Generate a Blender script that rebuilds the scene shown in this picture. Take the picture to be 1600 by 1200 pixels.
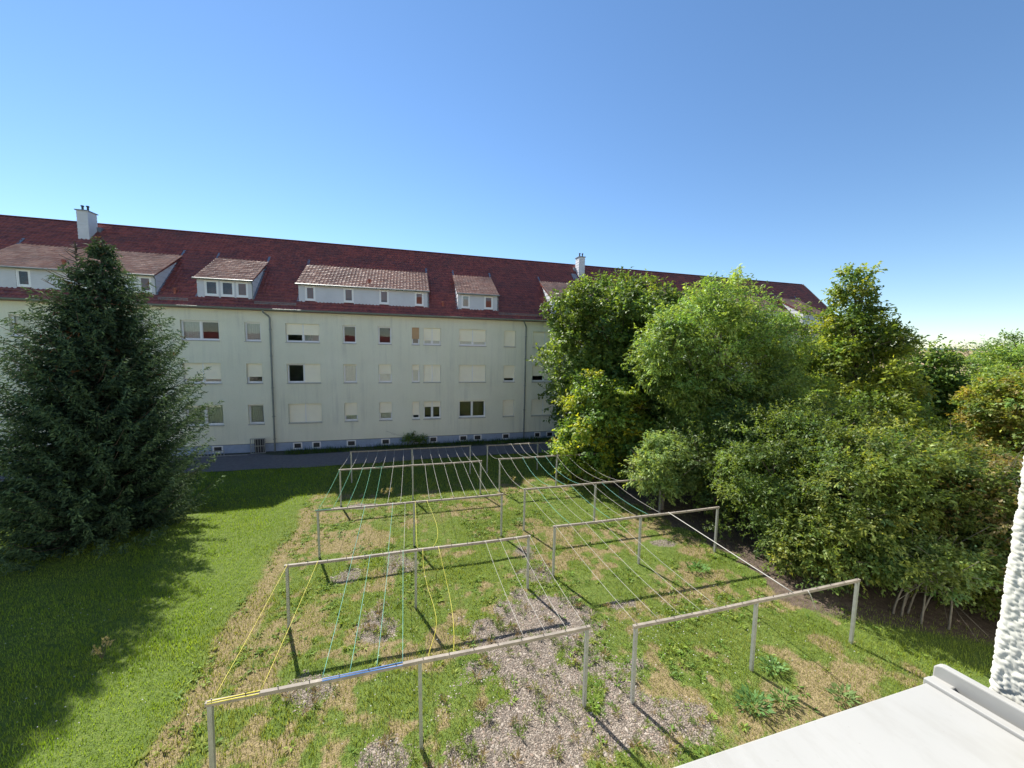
import bpy, math, random
import numpy as np
from mathutils import Vector, Matrix

for o in list(bpy.data.objects):
    bpy.data.objects.remove(o)
rng = np.random.default_rng(11)
random.seed(5)
scene = bpy.context.scene
col = scene.collection

# ------------------------------------------------------------------ camera
EYE = 7.2
cd = bpy.data.cameras.new('camera')
cam = bpy.data.objects.new('camera', cd)
col.objects.link(cam)
cd.sensor_fit = 'HORIZONTAL'; cd.sensor_width = 36.0; cd.lens = 36.0 * 581.0 / 1600.0
cd.clip_start = 0.03; cd.clip_end = 9000
_d = np.array([680 - 800, 6797 - 600, 581.0]); _d /= np.linalg.norm(_d)       # straight down
_x = np.array([2889 - 800, 586 - 600, 581.0]); _x -= _d * (_d @ _x); _x /= np.linalg.norm(_x)   # along the facade
_y = np.cross(-_d, _x)
if _y[2] < 0: _y = -_y
RW = np.array([_x, _y, -_d])
cam.matrix_world = Matrix(((RW[0,0], -RW[0,1], -RW[0,2], 0), (RW[1,0], -RW[1,1], -RW[1,2], 0),
                           (RW[2,0], -RW[2,1], -RW[2,2], EYE), (0, 0, 0, 1)))
scene.camera = cam

# ------------------------------------------------------------------ sky, sun, exposure
SUN_EL, SUN_AZ = math.radians(44.4), math.radians(-21)
world = bpy.data.worlds.new('World'); scene.world = world; world.use_nodes = True
wn = world.node_tree.nodes; wl = world.node_tree.links
bg = wn['Background']
sky = wn.new('ShaderNodeTexSky'); sky.sky_type = 'NISHITA'; sky.sun_disc = False
sky.sun_elevation = SUN_EL; sky.sun_rotation = SUN_AZ
sky.altitude = 5000; sky.air_density = 1.9; sky.dust_density = 0.45; sky.ozone_density = 3.0
hs = wn.new('ShaderNodeHueSaturation'); hs.inputs['Saturation'].default_value = 1.1
wl.new(sky.outputs[0], hs.inputs['Color']); wl.new(hs.outputs[0], bg.inputs[0]); bg.inputs[1].default_value = 0.075
sd = bpy.data.lights.new('sun', 'SUN'); sd.energy = 4.5; sd.angle = math.radians(0.53); sd.color = (1.0, 0.95, 0.86)
sun = bpy.data.objects.new('sun', sd); col.objects.link(sun)
S = Vector((math.sin(SUN_AZ) * math.cos(SUN_EL), math.cos(SUN_AZ) * math.cos(SUN_EL), math.sin(SUN_EL)))
sun.rotation_euler = S.to_track_quat('Z', 'Y').to_euler(); sun.location = S * 60
scene.view_settings.view_transform = 'Standard'; scene.view_settings.look = 'None'
scene.view_settings.exposure = 1.22; scene.view_settings.gamma = 1.0
scene.view_settings.use_curve_mapping = False

# ------------------------------------------------------------------ helpers
def tag(o, label=None, cat=None, group=None, kind=None):
    if label: o['label'] = label
    if cat: o['category'] = cat
    if group: o['group'] = group
    if kind: o['kind'] = kind
    return o
def link(o, parent=None):
    col.objects.link(o)
    if parent is not None: o.parent = parent
    return o
def empty(name, loc=(0, 0, 0), parent=None):
    o = bpy.data.objects.new(name, None); o.location = loc; o.empty_display_size = .2
    return link(o, parent)
def np_mesh(name, V, F, mat, parent=None, cols=None, smooth=False, loc=None):
    """V (n,3), F (m,k) all faces the same size"""
    V = np.asarray(V, dtype=np.float32); F = np.asarray(F, dtype=np.int32)
    me = bpy.data.meshes.new(name)
    me.vertices.add(len(V)); me.vertices.foreach_set('co', V.ravel())
    k = F.shape[1]
    me.loops.add(F.size); me.loops.foreach_set('vertex_index', F.ravel())
    me.polygons.add(len(F)); me.polygons.foreach_set('loop_start', np.arange(len(F), dtype=np.int32) * k)
    me.polygons.foreach_set('loop_total', np.full(len(F), k, dtype=np.int32))
    me.update(calc_edges=True)
    if smooth: me.polygons.foreach_set('use_smooth', np.ones(len(F), dtype=bool))
    if cols is not None:
        a = me.attributes.new('col', 'FLOAT_COLOR', 'POINT')
        c = np.ones((len(V), 4), dtype=np.float32); c[:, :3] = cols
        a.data.foreach_set('color', c.ravel())
    me.materials.append(mat)
    o = bpy.data.objects.new(name, me)
    if loc is not None: o.location = loc
    return link(o, parent)
class MB:
    def __init__(s): s.v = []; s.f = []
    def quad(s, a, b, c, d):
        n = len(s.v); s.v += [a, b, c, d]; s.f.append((n, n+1, n+2, n+3)); return s
    def box(s, x0, x1, y0, y1, z0, z1):
        n = len(s.v)
        s.v += [(x, y, z) for z in (z0, z1) for y in (y0, y1) for x in (x0, x1)]
        for q in ((0,2,3,1), (4,5,7,6), (0,1,5,4), (2,6,7,3), (0,4,6,2), (1,3,7,5)): s.f.append(tuple(n+i for i in q))
        return s
    def prism(s, pts, axis, a0, a1):
        """pts polygon in the other two axes; extruded along axis"""
        n = len(s.v); m = len(pts)
        for a in (a0, a1):
            for (p, q) in pts:
                s.v.append({'x': (a, p, q), 'y': (p, a, q), 'z': (p, q, a)}[axis])
        s.f.append(tuple(n+i for i in range(m))[::-1]); s.f.append(tuple(n+m+i for i in range(m)))
        for i in range(m):
            j = (i+1) % m; s.f.append((n+i, n+j, n+m+j, n+m+i))
        return s
    def tube(s, pts, radii, k=6, caps=True):
        pts = [Vector(p) for p in pts]
        if not hasattr(radii, '__len__'): radii = [radii] * len(pts)
        n = len(s.v); up = Vector((0, 0, 1)); prev = None
        for i, p in enumerate(pts):
            t = (pts[min(i+1, len(pts)-1)] - pts[max(i-1, 0)]).normalized()
            if prev is None:
                a = t.cross(up)
                if a.length < .01: a = t.cross(Vector((1, 0, 0)))
            else: a = prev - t * prev.dot(t)
            a.normalize(); prev = a; b = t.cross(a)
            for j in range(k):
                an = 2*math.pi*j/k
                s.v.append(tuple(p + (a*math.cos(an) + b*math.sin(an)) * radii[i]))
        for i in range(len(pts)-1):
            for j in range(k):
                j2 = (j+1) % k
                s.f.append((n+i*k+j, n+i*k+j2, n+(i+1)*k+j2, n+(i+1)*k+j))
        if caps:
            s.f.append(tuple(n+j for j in range(k))[::-1]); m = n+(len(pts)-1)*k; s.f.append(tuple(m+j for j in range(k)))
        return s
    def build(s, name, mat, parent=None, smooth=False, loc=None, bevel=0):
        me = bpy.data.meshes.new(name); me.from_pydata(s.v, [], s.f); me.update()
        if smooth:
            for p in me.polygons: p.use_smooth = True
        me.materials.append(mat)
        o = bpy.data.objects.new(name, me)
        if loc is not None: o.location = loc
        if bevel:
            md = o.modifiers.new('bevel', 'BEVEL'); md.width = bevel; md.segments = 2; md.limit_method = 'ANGLE'
        return link(o, parent)

# value noise in numpy, used to lay out soil, weeds and bumps
def _hash(i, j, s):
    h = (i.astype(np.int64) * 374761393 + j.astype(np.int64) * 668265263 + s * 1442695041) & 0xffffffff
    h = ((h ^ (h >> 13)) * 1274126177) & 0xffffffff
    return ((h ^ (h >> 16)) & 0xffff) / 65535.0
def vnoise(x, y, s=0):
    i = np.floor(x); j = np.floor(y); u = x-i; v = y-j
    u = u*u*(3-2*u); v = v*v*(3-2*v)
    a = _hash(i, j, s); b = _hash(i+1, j, s); c = _hash(i, j+1, s); d = _hash(i+1, j+1, s)
    return (a*(1-u)+b*u)*(1-v) + (c*(1-u)+d*u)*v
def fbm(x, y, s=0, o=4):
    r = 0; a = .5; t = 0
    for k in range(o):
        r = r + a*vnoise(x*2**k, y*2**k, s+k*17); t += a; a *= .5
    return r / t
def sstep(a, b, x):
    t = np.clip((x-a)/(b-a), 0, 1); return t*t*(3-2*t)

# ------------------------------------------------------------------ materials
def mat(name):
    m = bpy.data.materials.new(name); m.use_nodes = True
    return m, m.node_tree.nodes, m.node_tree.links, m.node_tree.nodes['Principled BSDF']
def noise(n, l, scale, detail=4, rough=.6, vec=None, dim='3D'):
    t = n.new('ShaderNodeTexNoise'); t.inputs['Scale'].default_value = scale
    t.inputs['Detail'].default_value = detail; t.inputs['Roughness'].default_value = rough
    if vec is not None: l.new(vec, t.inputs['Vector'])
    return t.outputs['Fac']
def ramp(n, l, fac, stops):
    r = n.new('ShaderNodeValToRGB'); e = r.color_ramp.elements
    while len(e) < len(stops): e.new(.5)
    for i, (p, c) in enumerate(stops):
        e[i].position = p; e[i].color = (*c, 1) if len(c) == 3 else c
    l.new(fac, r.inputs[0]); return r.outputs[0]
def mixc(n, l, fac, a, b, mode='MIX'):
    m = n.new('ShaderNodeMix'); m.data_type = 'RGBA'; m.blend_type = mode
    for sock, v in ((m.inputs[0], fac), (m.inputs[6], a), (m.inputs[7], b)):
        if isinstance(v, (int, float)): sock.default_value = v
        elif isinstance(v, tuple): sock.default_value = (*v, 1)
        else: l.new(v, sock)
    return m.outputs[2]
def coords(n, l, scale=(1, 1, 1), kind='Object'):
    tc = n.new('ShaderNodeTexCoord'); mp = n.new('ShaderNodeMapping'); mp.inputs['Scale'].default_value = scale
    l.new(tc.outputs[kind], mp.inputs['Vector']); return mp.outputs[0]
def bump(n, l, bs, h, strength=.3, dist=.01):
    b = n.new('ShaderNodeBump'); b.inputs['Strength'].default_value = strength; b.inputs['Distance'].default_value = dist
    l.new(h, b.inputs['Height']); l.new(b.outputs[0], bs.inputs['Normal'])
def simple(name, c, rough=.6, metal=0, var=.18, vs=3.0, bs_=None, spec=None, bd=.004):
    m, n, l, b = mat(name)
    f = noise(n, l, vs, 5, .65, coords(n, l))
    lo = tuple(max(0, x*(1-var)) for x in c); hi = tuple(min(1, x*(1+var)) for x in c)
    l.new(ramp(n, l, f, [(.25, lo), (.75, hi)]), b.inputs['Base Color'])
    b.inputs['Roughness'].default_value = rough; b.inputs['Metallic'].default_value = metal
    if spec is not None: b.inputs['Specular IOR Level'].default_value = spec
    if bs_: bump(n, l, b, noise(n, l, bs_, 4, .6, coords(n, l)), .4, bd)
    return m
def facade_mat():
    m, n, l, b = mat('facade_plaster')
    big = noise(n, l, .35, 5, .6, coords(n, l))
    base = ramp(n, l, big, [(.3, (.81, .795, .64)), (.7, (.88, .865, .715))])
    st = noise(n, l, 1.0, 6, .7, coords(n, l, (2.6, 1, .16)))
    patch = noise(n, l, .5, 3, .6, coords(n, l, (1, 1, .7)))
    mul = n.new('ShaderNodeMath'); mul.operation = 'MULTIPLY'
    l.new(ramp(n, l, st, [(.48, (0, 0, 0)), (.74, (.85, .85, .85))]), mul.inputs[0])
    l.new(ramp(n, l, patch, [(.36, (0, 0, 0)), (.62, (.62, .62, .62))]), mul.inputs[1])
    c = mixc(n, l, mul.outputs[0], base, (.50, .50, .44))
    fine = noise(n, l, 28, 3, .7, coords(n, l))
    c = mixc(n, l, .25, c, ramp(n, l, fine, [(.3, (.4, .4, .33)), (.7, (.85, .85, .72))]), 'MULTIPLY')
    l.new(c, b.inputs['Base Color']); b.inputs['Roughness'].default_value = .95
    bump(n, l, b, noise(n, l, 38, 3, .7, coords(n, l)), .7, .02)
    return m
def tile_mat(name, c1, c2, rough):
    m, n, l, b = mat(name)
    v = n.new('ShaderNodeTexVoronoi'); v.inputs['Scale'].default_value = 3.4; l.new(coords(n, l), v.inputs['Vector'])
    sx = n.new('ShaderNodeSeparateColor'); l.new(v.outputs['Color'], sx.inputs[0])
    base = ramp(n, l, sx.outputs[0], [(0, c1), (1, c2)])
    f = noise(n, l, .5, 5, .65, coords(n, l))
    c = mixc(n, l, ramp(n, l, f, [(.42, (0, 0, 0)), (.72, (.5, .5, .5))]), base, (.07, .04, .04))
    l.new(c, b.inputs['Base Color']); b.inputs['Roughness'].default_value = rough
    bump(n, l, b, noise(n, l, 40, 3, .6, coords(n, l)), .25, .01)
    return m
def leaf_mat(name, trans=.45, rough=.5, warm=(1.4, 1.3, .5), spec=.32):
    m, n, l, b = mat(name)
    a = n.new('ShaderNodeAttribute'); a.attribute_name = 'col'
    l.new(a.outputs['Color'], b.inputs['Base Color']); b.inputs['Roughness'].default_value = rough
    b.inputs['Specular IOR Level'].default_value = spec
    t = n.new('ShaderNodeBsdfTranslucent'); l.new(mixc(n, l, 1.0, a.outputs['Color'], warm, 'MULTIPLY'), t.inputs[0])
    mx = n.new('ShaderNodeMixShader'); mx.inputs[0].default_value = trans
    l.new(b.outputs[0], mx.inputs[1]); l.new(t.outputs[0], mx.inputs[2])
    l.new(mx.outputs[0], n['Material Output'].inputs[0]); return m
def glass_mat():
    m, n, l, b = mat('window_glass'); n.remove(b)
    g = n.new('ShaderNodeBsdfGlossy'); g.inputs['Roughness'].default_value = .01
    t = n.new('ShaderNodeBsdfTransparent'); t.inputs[0].default_value = (.8, .86, .84, 1)
    fr = n.new('ShaderNodeFresnel'); fr.inputs['IOR'].default_value = 1.75
    bp = n.new('ShaderNodeBump'); bp.inputs['Strength'].default_value = .05; bp.inputs['Distance'].default_value = .02
    l.new(noise(n, l, 1.7, 1, .5, coords(n, l)), bp.inputs['Height']); l.new(bp.outputs[0], g.inputs['Normal'])
    mx = n.new('ShaderNodeMixShader'); l.new(fr.outputs[0], mx.inputs[0]); l.new(t.outputs[0], mx.inputs[1]); l.new(g.outputs[0], mx.inputs[2])
    l.new(mx.outputs[0], n['Material Output'].inputs[0]); return m
def lawn_mat():
    m, n, l, b = mat('lawn_soil')
    a = n.new('ShaderNodeAttribute'); a.attribute_name = 'col'
    s = n.new('ShaderNodeSeparateColor'); l.new(a.outputs['Color'], s.inputs[0])
    co = coords(n, l)
    g = ramp(n, l, noise(n, l, 6, 6, .7, co), [(.25, (.05, .075, .015)), (.5, (.10, .145, .03)), (.78, (.17, .20, .05))])
    d = ramp(n, l, noise(n, l, 9, 6, .75, co), [(.25, (.10, .085, .04)), (.5, (.21, .165, .085)), (.75, (.33, .265, .155))])
    v = n.new('ShaderNodeTexVoronoi'); v.inputs['Scale'].default_value = 34; l.new(co, v.inputs['Vector'])
    vs = n.new('ShaderNodeSeparateColor'); l.new(v.outputs['Color'], vs.inputs[0])
    gr = ramp(n, l, vs.outputs[0], [(0, (.10, .083, .068)), (.4, (.225, .188, .153)), (.8, (.31, .265, .22)), (1, (.40, .355, .305))])
    gr = mixc(n, l, ramp(n, l, v.outputs['Distance'], [(.25, (0, 0, 0)), (.6, (.75, .75, .75))]), gr, (.09, .075, .065))
    e = ramp(n, l, noise(n, l, 5, 6, .7, co), [(.3, (.06, .045, .035)), (.7, (.15, .115, .09))])
    nz = noise(n, l, 11, 5, .75, co)
    def edge(ch):
        ad = n.new('ShaderNodeMath'); ad.operation = 'ADD'; l.new(ch, ad.inputs[0])
        mu = n.new('ShaderNodeMath'); mu.operation = 'MULTIPLY_ADD'; l.new(nz, mu.inputs[0]); mu.inputs[1].default_value = .7; mu.inputs[2].default_value = -.35
        l.new(mu.outputs[0], ad.inputs[1])
        return ramp(n, l, ad.outputs[0], [(.4, (0, 0, 0)), (.6, (1, 1, 1))])
    c = mixc(n, l, edge(s.outputs[1]), g, d); c = mixc(n, l, edge(s.outputs[2]), c, e); c = mixc(n, l, edge(s.outputs[0]), c, gr)
    l.new(c, b.inputs['Base Color']); b.inputs['Roughness'].default_value = .95; b.inputs['Specular IOR Level'].default_value = .15
    bump(n, l, b, v.outputs['Distance'], .9, -.02)
    return m
def sill_mat():
    m, n, l, b = mat('white_coated_sill')
    st = noise(n, l, 14, 6, .7, coords(n, l, (1, .35, 1))); sp = noise(n, l, 160, 3, .6, coords(n, l)); big = noise(n, l, 3, 4, .6, coords(n, l))
    c = ramp(n, l, big, [(.3, (.335, .332, .315)), (.7, (.375, .372, .358))])
    c = mixc(n, l, ramp(n, l, st, [(.48, (0, 0, 0)), (.72, (.5, .5, .5))]), c, (.25, .24, .21))
    c = mixc(n, l, ramp(n, l, sp, [(.70, (0, 0, 0)), (.78, (.55, .55, .55))]), c, (.14, .125, .10))
    l.new(c, b.inputs['Base Color']); b.inputs['Roughness'].default_value = .42
    return m
M = dict(
    facade=facade_mat(),
    tiles=tile_mat('roof_tiles', (.15, .036, .03), (.27, .066, .048), .42),
    dtiles_sunlit=tile_mat('dormer_tiles', (.58, .27, .165), (.72, .40, .26), .55),  # same tiles as the main roof, with sunlight put into a paler colour
    plinth=simple('blue_plinth', (.30, .37, .49), .9, var=.14, bs_=25),
    white=simple('white_pvc', (.80, .80, .79), .35, var=.03),
    sillw=sill_mat(),
    shutter=simple('cream_shutter', (.93, .87, .68), .5, var=.03),
    orange=simple('peach_blind', (.55, .36, .20), .6, var=.08),
    redreflect=simple('brick_red_reflection', (.34, .15, .11), .6, var=.08),  # reddish reflection of the dormer panes, put into coloured slats behind the glass
    clad=simple('pale_cladding', (.60, .61, .63), .7, var=.08, vs=1.2),
    cladside=simple('slate_cladding', (.50, .52, .54), .75, var=.16, vs=9),
    zinc=simple('weathered_zinc', (.24, .26, .25), .5, metal=.5, var=.2),
    gutter=simple('olive_gutter', (.16, .175, .14), .55, var=.15),
    lead=simple('lead_flashing', (.20, .23, .27), .55, metal=.3, var=.15),
    dark=simple('dark_steel', (.05, .05, .055), .5, metal=.4),
    terra=simple('terracotta_vent', (.34, .10, .06), .7),
    inner=simple('room_wall', (.12, .12, .12), .9),
    curtain=simple('net_curtain', (.72, .72, .68), .9, var=.1, vs=14),
    asphalt=simple('asphalt_path', (.13, .12, .125), .92, var=.3, vs=5, bs_=60),
    galv=simple('galvanised_post', (.36, .37, .36), .5, metal=.55, var=.2, vs=6),
    beam=simple('rusty_painted_beam', (.23, .20, .165), .75, var=.35, vs=5, bs_=30),
    bark=simple('bark', (.10, .08, .06), .95, var=.35, vs=8, bs_=25, bd=.02),
    barkg=simple('grey_bark', (.17, .15, .125), .95, var=.35, vs=8, bs_=25, bd=.02),
    stucco=simple('white_stucco', (.52, .515, .465), .95, var=.08, vs=60),
    glass=glass_mat(), lawn=lawn_mat(),
    leaf=leaf_mat('leaves'), needle=leaf_mat('spruce_needles', .15, .75, (1.1, 1.1, .6), .08), blade=leaf_mat('grass_blades', .35, .6, (1.25, 1.2, .4), .2),
    stone=leaf_mat('gravel_stones', 0, .9, (1, 1, 1), .15),
    field=simple('stubble_field', (.36, .26, .14), .95, var=.18, vs=.01),
    wood=simple('far_wooded_ridge', (.045, .075, .075), .95, var=.3, vs=.02),  # blue of the distant air is put into the wood colour
    meadow=simple('meadow', (.085, .13, .03), .95, var=.3, vs=.15),
    road=simple('pale_road', (.22, .21, .20), .9, var=.12),
    carw=simple('silver_paint', (.5, .51, .52), .25, metal=.4, var=.03), card=simple('dark_paint', (.03, .035, .05), .2, var=.05),
    rubber=simple('rubber', (.02, .02, .02), .8),
)
LINEM = dict(yellow=simple('yellow_cord', (.62, .55, .06), .5, var=.05), teal=simple('teal_cord', (.12, .40, .34), .5, var=.05),
             white=simple('white_cord', (.38, .365, .33), .5, var=.08), green=simple('green_cord', (.06, .33, .2), .5, var=.05), blue=simple('blue_cord', (.07, .2, .5), .5, var=.05))

# ------------------------------------------------------------------ ground
def gz(x, y):
    return -.28 * sstep(17, 27.5, np.asarray(y, dtype=float)) + 0 * np.asarray(x)
def blob(x, y, cx, cy, rx, ry, s):
    d = np.hypot((x-cx)/rx, (y-cy)/ry) + (fbm(x*1.6, y*1.6, s, 5)-.5)*1.9
    return 1 - sstep(.55, 1.25, d)
def masks(x, y):
    g = np.zeros_like(x)
    for k, (cx, cy, rx, ry) in enumerate(((2.5, 6.2, 1.45, 1.5), (1.5, 5.4, 1.2, .8), (3.6, 8.75, 1.7, .95), (2.9, 7.6, .8, .9), (4.3, 5.9, .8, .8), (4.1, 7.2, .7, .9),
                                          (-.45, 12.2, .7, .8), (-1.9, 12.2, .45, .55), (-1.9, 17.4, 1.3, .3), (-.35, 6.1, .45, .5), (-.8, 9.6, .35, .8), (3.9, 10.6, .5, .7),
                                          (-2.2, 8.0, .5, .4), (5.2, 5.6, .5, .5), (4.0, 12.2, .4, .6), (9.2, 11.4, .5, .3))):
        g = np.maximum(g, blob(x, y, cx, cy, rx*1.1, ry*1.1, 40+k)*(1 if rx > .75 else .62))
    n1 = fbm(x*.55, y*.55, 3, 5); n2 = fbm(x*1.6, y*1.6, 9, 4); n3 = fbm(x*3.6, y*3.6, 15, 4)
    inside = sstep(-4.9, -4.1, x + (n2-.5)*1.2) * (1-sstep(10.8, 12.0, x)) * (1-sstep(18.6, 20.5, y))
    d = inside * sstep(.36, .66, .32*n1+.28*n2+.40*n3)*.8
    edge_strip = np.exp(-((x+4.15+(n2-.5)*.8)/.5)**2) * (1-sstep(17.5, 19, y))
    d = np.maximum(d, edge_strip*.7)
    for k, (cx, cy, rx, ry, w) in enumerate(((9.4, 5.3, 1.9, .8, 1), (8.3, 5.0, 2.2, .8, .8), (-2.0, 14.2, 1.7, 1.0, .85), (-3.2, 9.8, .9, 1.4, .8), (1.0, 15.6, 2.5, .8, .6), (.6, 11.5, .8, .8, .6), (-2.6, 16.3, 1.4, .8, .8), (5.8, 12.9, 1.2, .35, .6), (5.4, 8.0, 1.5, .5, .5))):
        d = np.maximum(d, .75*w*blob(x, y, cx, cy, rx, ry, 70+k))
    for k, (cx, cy, rx, ry) in enumerate(((6.8, 14.6, 2.4, 1.1), (6.3, 9.4, 1.3, 1.0), (7.5, 7.2, 2.2, .9), (1.9, 11.4, 1.1, .9), (.2, 7.4, 1.2, .5), (8.8, 10.9, 1.0, .9))):
        d = d * (1-.6*blob(x, y, cx, cy, rx, ry, 90+k))
    lawn_l = 1-sstep(-5.2, -4.6, x + (n2-.5)*1.0)
    d = d * (1-.85*lawn_l)
    e = sstep(10.5, 11.2, x + (n2-.5)*1.8 + .10*(y-12)*0 + .5*sstep(10, 16, y)) * (1-sstep(17.5, 19, y)) * sstep(6.0, 8.2, y + (x-11)*.6)
    e = np.maximum(e, sstep(12.0, 12.8, x + (n2-.5)) * (1-sstep(17.5, 19, y))*sstep(5.8, 7.6, y))
    return g, d, e
xs = np.concatenate([np.linspace(-34, -9, 60)[:-1], np.linspace(-9, 13, 190), np.linspace(13, 40, 50)[1:]])
ys = np.concatenate([np.linspace(.25, 4.5, 8)[:-1], np.linspace(4.5, 19, 130), np.linspace(19, 25.0, 24)[1:]])
GX, GY = np.meshgrid(xs, ys)
x = GX.ravel(); y = GY.ravel()
g, d, e = masks(x, y)
z = gz(x, y) + (fbm(x*.9, y*.9, 5)-.5)*.05
nx, ny = len(xs), len(ys)
ii = np.arange(nx*ny).reshape(ny, nx)
F = np.stack([ii[:-1, :-1].ravel(), ii[:-1, 1:].ravel(), ii[1:, 1:].ravel(), ii[1:, :-1].ravel()], 1)
tag(np_mesh('lawn', np.stack([x, y, z], 1), F, M['lawn'], cols=np.stack([g, d, e], 1), smooth=True), kind='structure')
# far land: one sheet to the horizon, rising to fields and a wooded ridge
rad = np.array([0, 30, 60, 100, 160, 220, 300, 420, 600, 800, 1000, 1150]); na = 96
an = np.linspace(0, 2*math.pi, na, endpoint=False)
RR, AA = np.meshgrid(rad, an, indexing='ij')
hz = 18.5*sstep(180, 1000, RR) + (vnoise(np.cos(AA)*4+9, np.sin(AA)*4+9, 2)-.5)*5*sstep(250, 1000, RR)
def ring(name, sel, m, off=0):
    r_ = RR[sel]; V = np.stack([(r_*np.cos(AA[sel])).ravel(), (r_*np.sin(AA[sel])).ravel(), (hz[sel]-.42+off).ravel()], 1)
    k = len(r_); idx = np.arange(k*na).reshape(k, na)
    Fq = np.stack([idx[:-1].ravel(), idx[1:].ravel(), np.roll(idx, -1, 1)[1:].ravel(), np.roll(idx, -1, 1)[:-1].ravel()], 1)
    return tag(np_mesh(name, V, Fq, m, smooth=True), kind='structure')
ring('ground', slice(0, 6), M['meadow'])
ring('field', slice(5, 12), M['field'])
b = MB(); ra = 2600; hh = 7.2 + .0155*ra
rv = []
for k in range(240):
    a = 2*math.pi*k/240
    rv.append((ra*math.cos(a), ra*math.sin(a), hh + 8*(float(vnoise(np.array(k*.21), np.array(1.0), 4))-.5)))
for k in range(240):
    p, q = rv[k], rv[(k+1) % 240]
    b.quad((p[0]*.6, p[1]*.6, -2), (q[0]*.6, q[1]*.6, -2), q, p)
    b.quad(p, q, (q[0]*1.2, q[1]*1.2, -20), (p[0]*1.2, p[1]*1.2, -20))
tag(b.build('hills', M['wood']), kind='structure')
# asphalt path beside the building, kerb stones and a planted strip
b = MB(); N = 60
for k in range(N):
    x0 = -34 + k*(84/N); x1 = x0 + 84/N
    def e0(x): return 24.75 + .18*math.sin(x*.35) + .10*math.sin(x*1.3)
    def e1(x): return 27.75 + .9*(1 - float(sstep(-10.5, -7.6, np.array(x)))*1.0) + .08*math.sin(x*.9)
    b.quad((x0, e0(x0), gz(0, e0(x0))+.035), (x1, e0(x1), gz(0, e0(x1))+.035), (x1, e1(x1), -.245), (x0, e1(x0), -.245))
tag(b.build('path', M['asphalt']), kind='structure')
b = MB()
b.quad((-34, 24.6, -.27), (50, 24.6, -.27), (50, 29.2, -.275), (-34, 29.2, -.275))
so = b.build('planting_strip', simple('dark_soil', (.055, .06, .03), .95, var=.4, vs=6)); tag(so, kind='structure')

# ------------------------------------------------------------------ the long apartment building
YW, Z0, ZE = 29.1, -.4, 9.55
XL, XR = -33.0, 45.6
YR, ZR = 34.65, 15.53
SL = (ZR-9.55)/(YR-28.75)
bld = empty('apartment_building', (0, YW, -.3))
tag(bld, 'long three-storey apartment building with pale plaster and red tiled roof', 'building')
def P(o): o.parent = bld; o.matrix_parent_inverse = Matrix.Translation((0, -YW, .3)); return o
cols_ = [('A', -8.15, -6.03, 2), ('B', -4.52, -3.63, 1), ('C', -2.13, -1.21, 1), ('D', .25, .81, 1), ('E', 1.10, 2.40, 2), ('F', 3.81, 5.94, 2), ('G', 7.40, 8.35, 1)]
rows_ = [(1, 1.70, 3.06), (2, 4.54, 5.88), (3, 7.39, 8.67)]
state = {  # (section, row, column) -> shutter drop of each half, curtain
 (0,3,'A'): ((.62,.62), 'r'), (0,3,'B'): ((0,), ''), (0,3,'C'): ((0,), ''), (0,3,'D'): ((.68,), 'o'), (0,3,'E'): ((.76,.76), 'c'), (0,3,'F'): ((.76,.78), 'c'), (0,3,'G'): ((1,), ''),
 (0,2,'A'): ((.02,1), ''), (0,2,'B'): ((.08,), 'c'), (0,2,'C'): ((.55,), 'c'), (0,2,'D'): ((.32,), 'c'), (0,2,'E'): ((1,1), ''), (0,2,'F'): ((1,1), ''), (0,2,'G'): ((.8,), ''),
 (0,1,'A'): ((1,1), ''), (0,1,'B'): ((.72,), 'c'), (0,1,'C'): ((.62,), 'c'), (0,1,'D'): ((.8,), ''), (0,1,'E'): ((.34,.34), ''), (0,1,'F'): ((.05,.05), ''), (0,1,'G'): ((1,), ''),
 (-1,3,'F'): ((0,0), 'l'), (-1,3,'G'): ((0,), 'c'), (-1,2,'F'): ((.8,.82), ''), (-1,2,'G'): ((.7,), ''), (-1,1,'F'): ((.1,.1), 'lr'), (-1,1,'G'): ((.03,), 'c'),
 (-1,3,'B'): ((0,), 'c'), (-1,2,'B'): ((0,), ''), (-1,3,'E'): ((0,.0), 'c'), (1,3,'A'): ((1,1), ''), (1,2,'A'): ((.66,.9), ''), (1,1,'A'): ((1,1), '')}
wins = []
for s in (-1, 0, 1, 2):
    for (c, x0, x1, nh) in cols_:
        if XL+.5 < x0+18*s and x1+18*s < XR-.6:
            for (r, za, zb) in rows_:
                st = state.get((s, r, c)) or (tuple([random.choice((0, .3, .7, 1))]*nh), random.choice(('', 'c')))
                wins.append((x0+18*s, x1+18*s, za, zb, nh, st[0], st[1]))
cell = [(-7.89,-7.42), (-6.66,-6.21), (-4.36,-3.85), (-1.95,-1.45), (.43,.91), (1.59,2.08), (3.93,4.44), (5.08,5.6), (7.45,7.95), (10.22,10.66), (11.31,11.82), (-12.75,-12.26), (-16, -15.5), (-19.5, -19), (14,14.5), (17,17.5), (20,20.5), (23,23.5), (30,30.5), (34,34.5), (38,38.5)]
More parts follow.
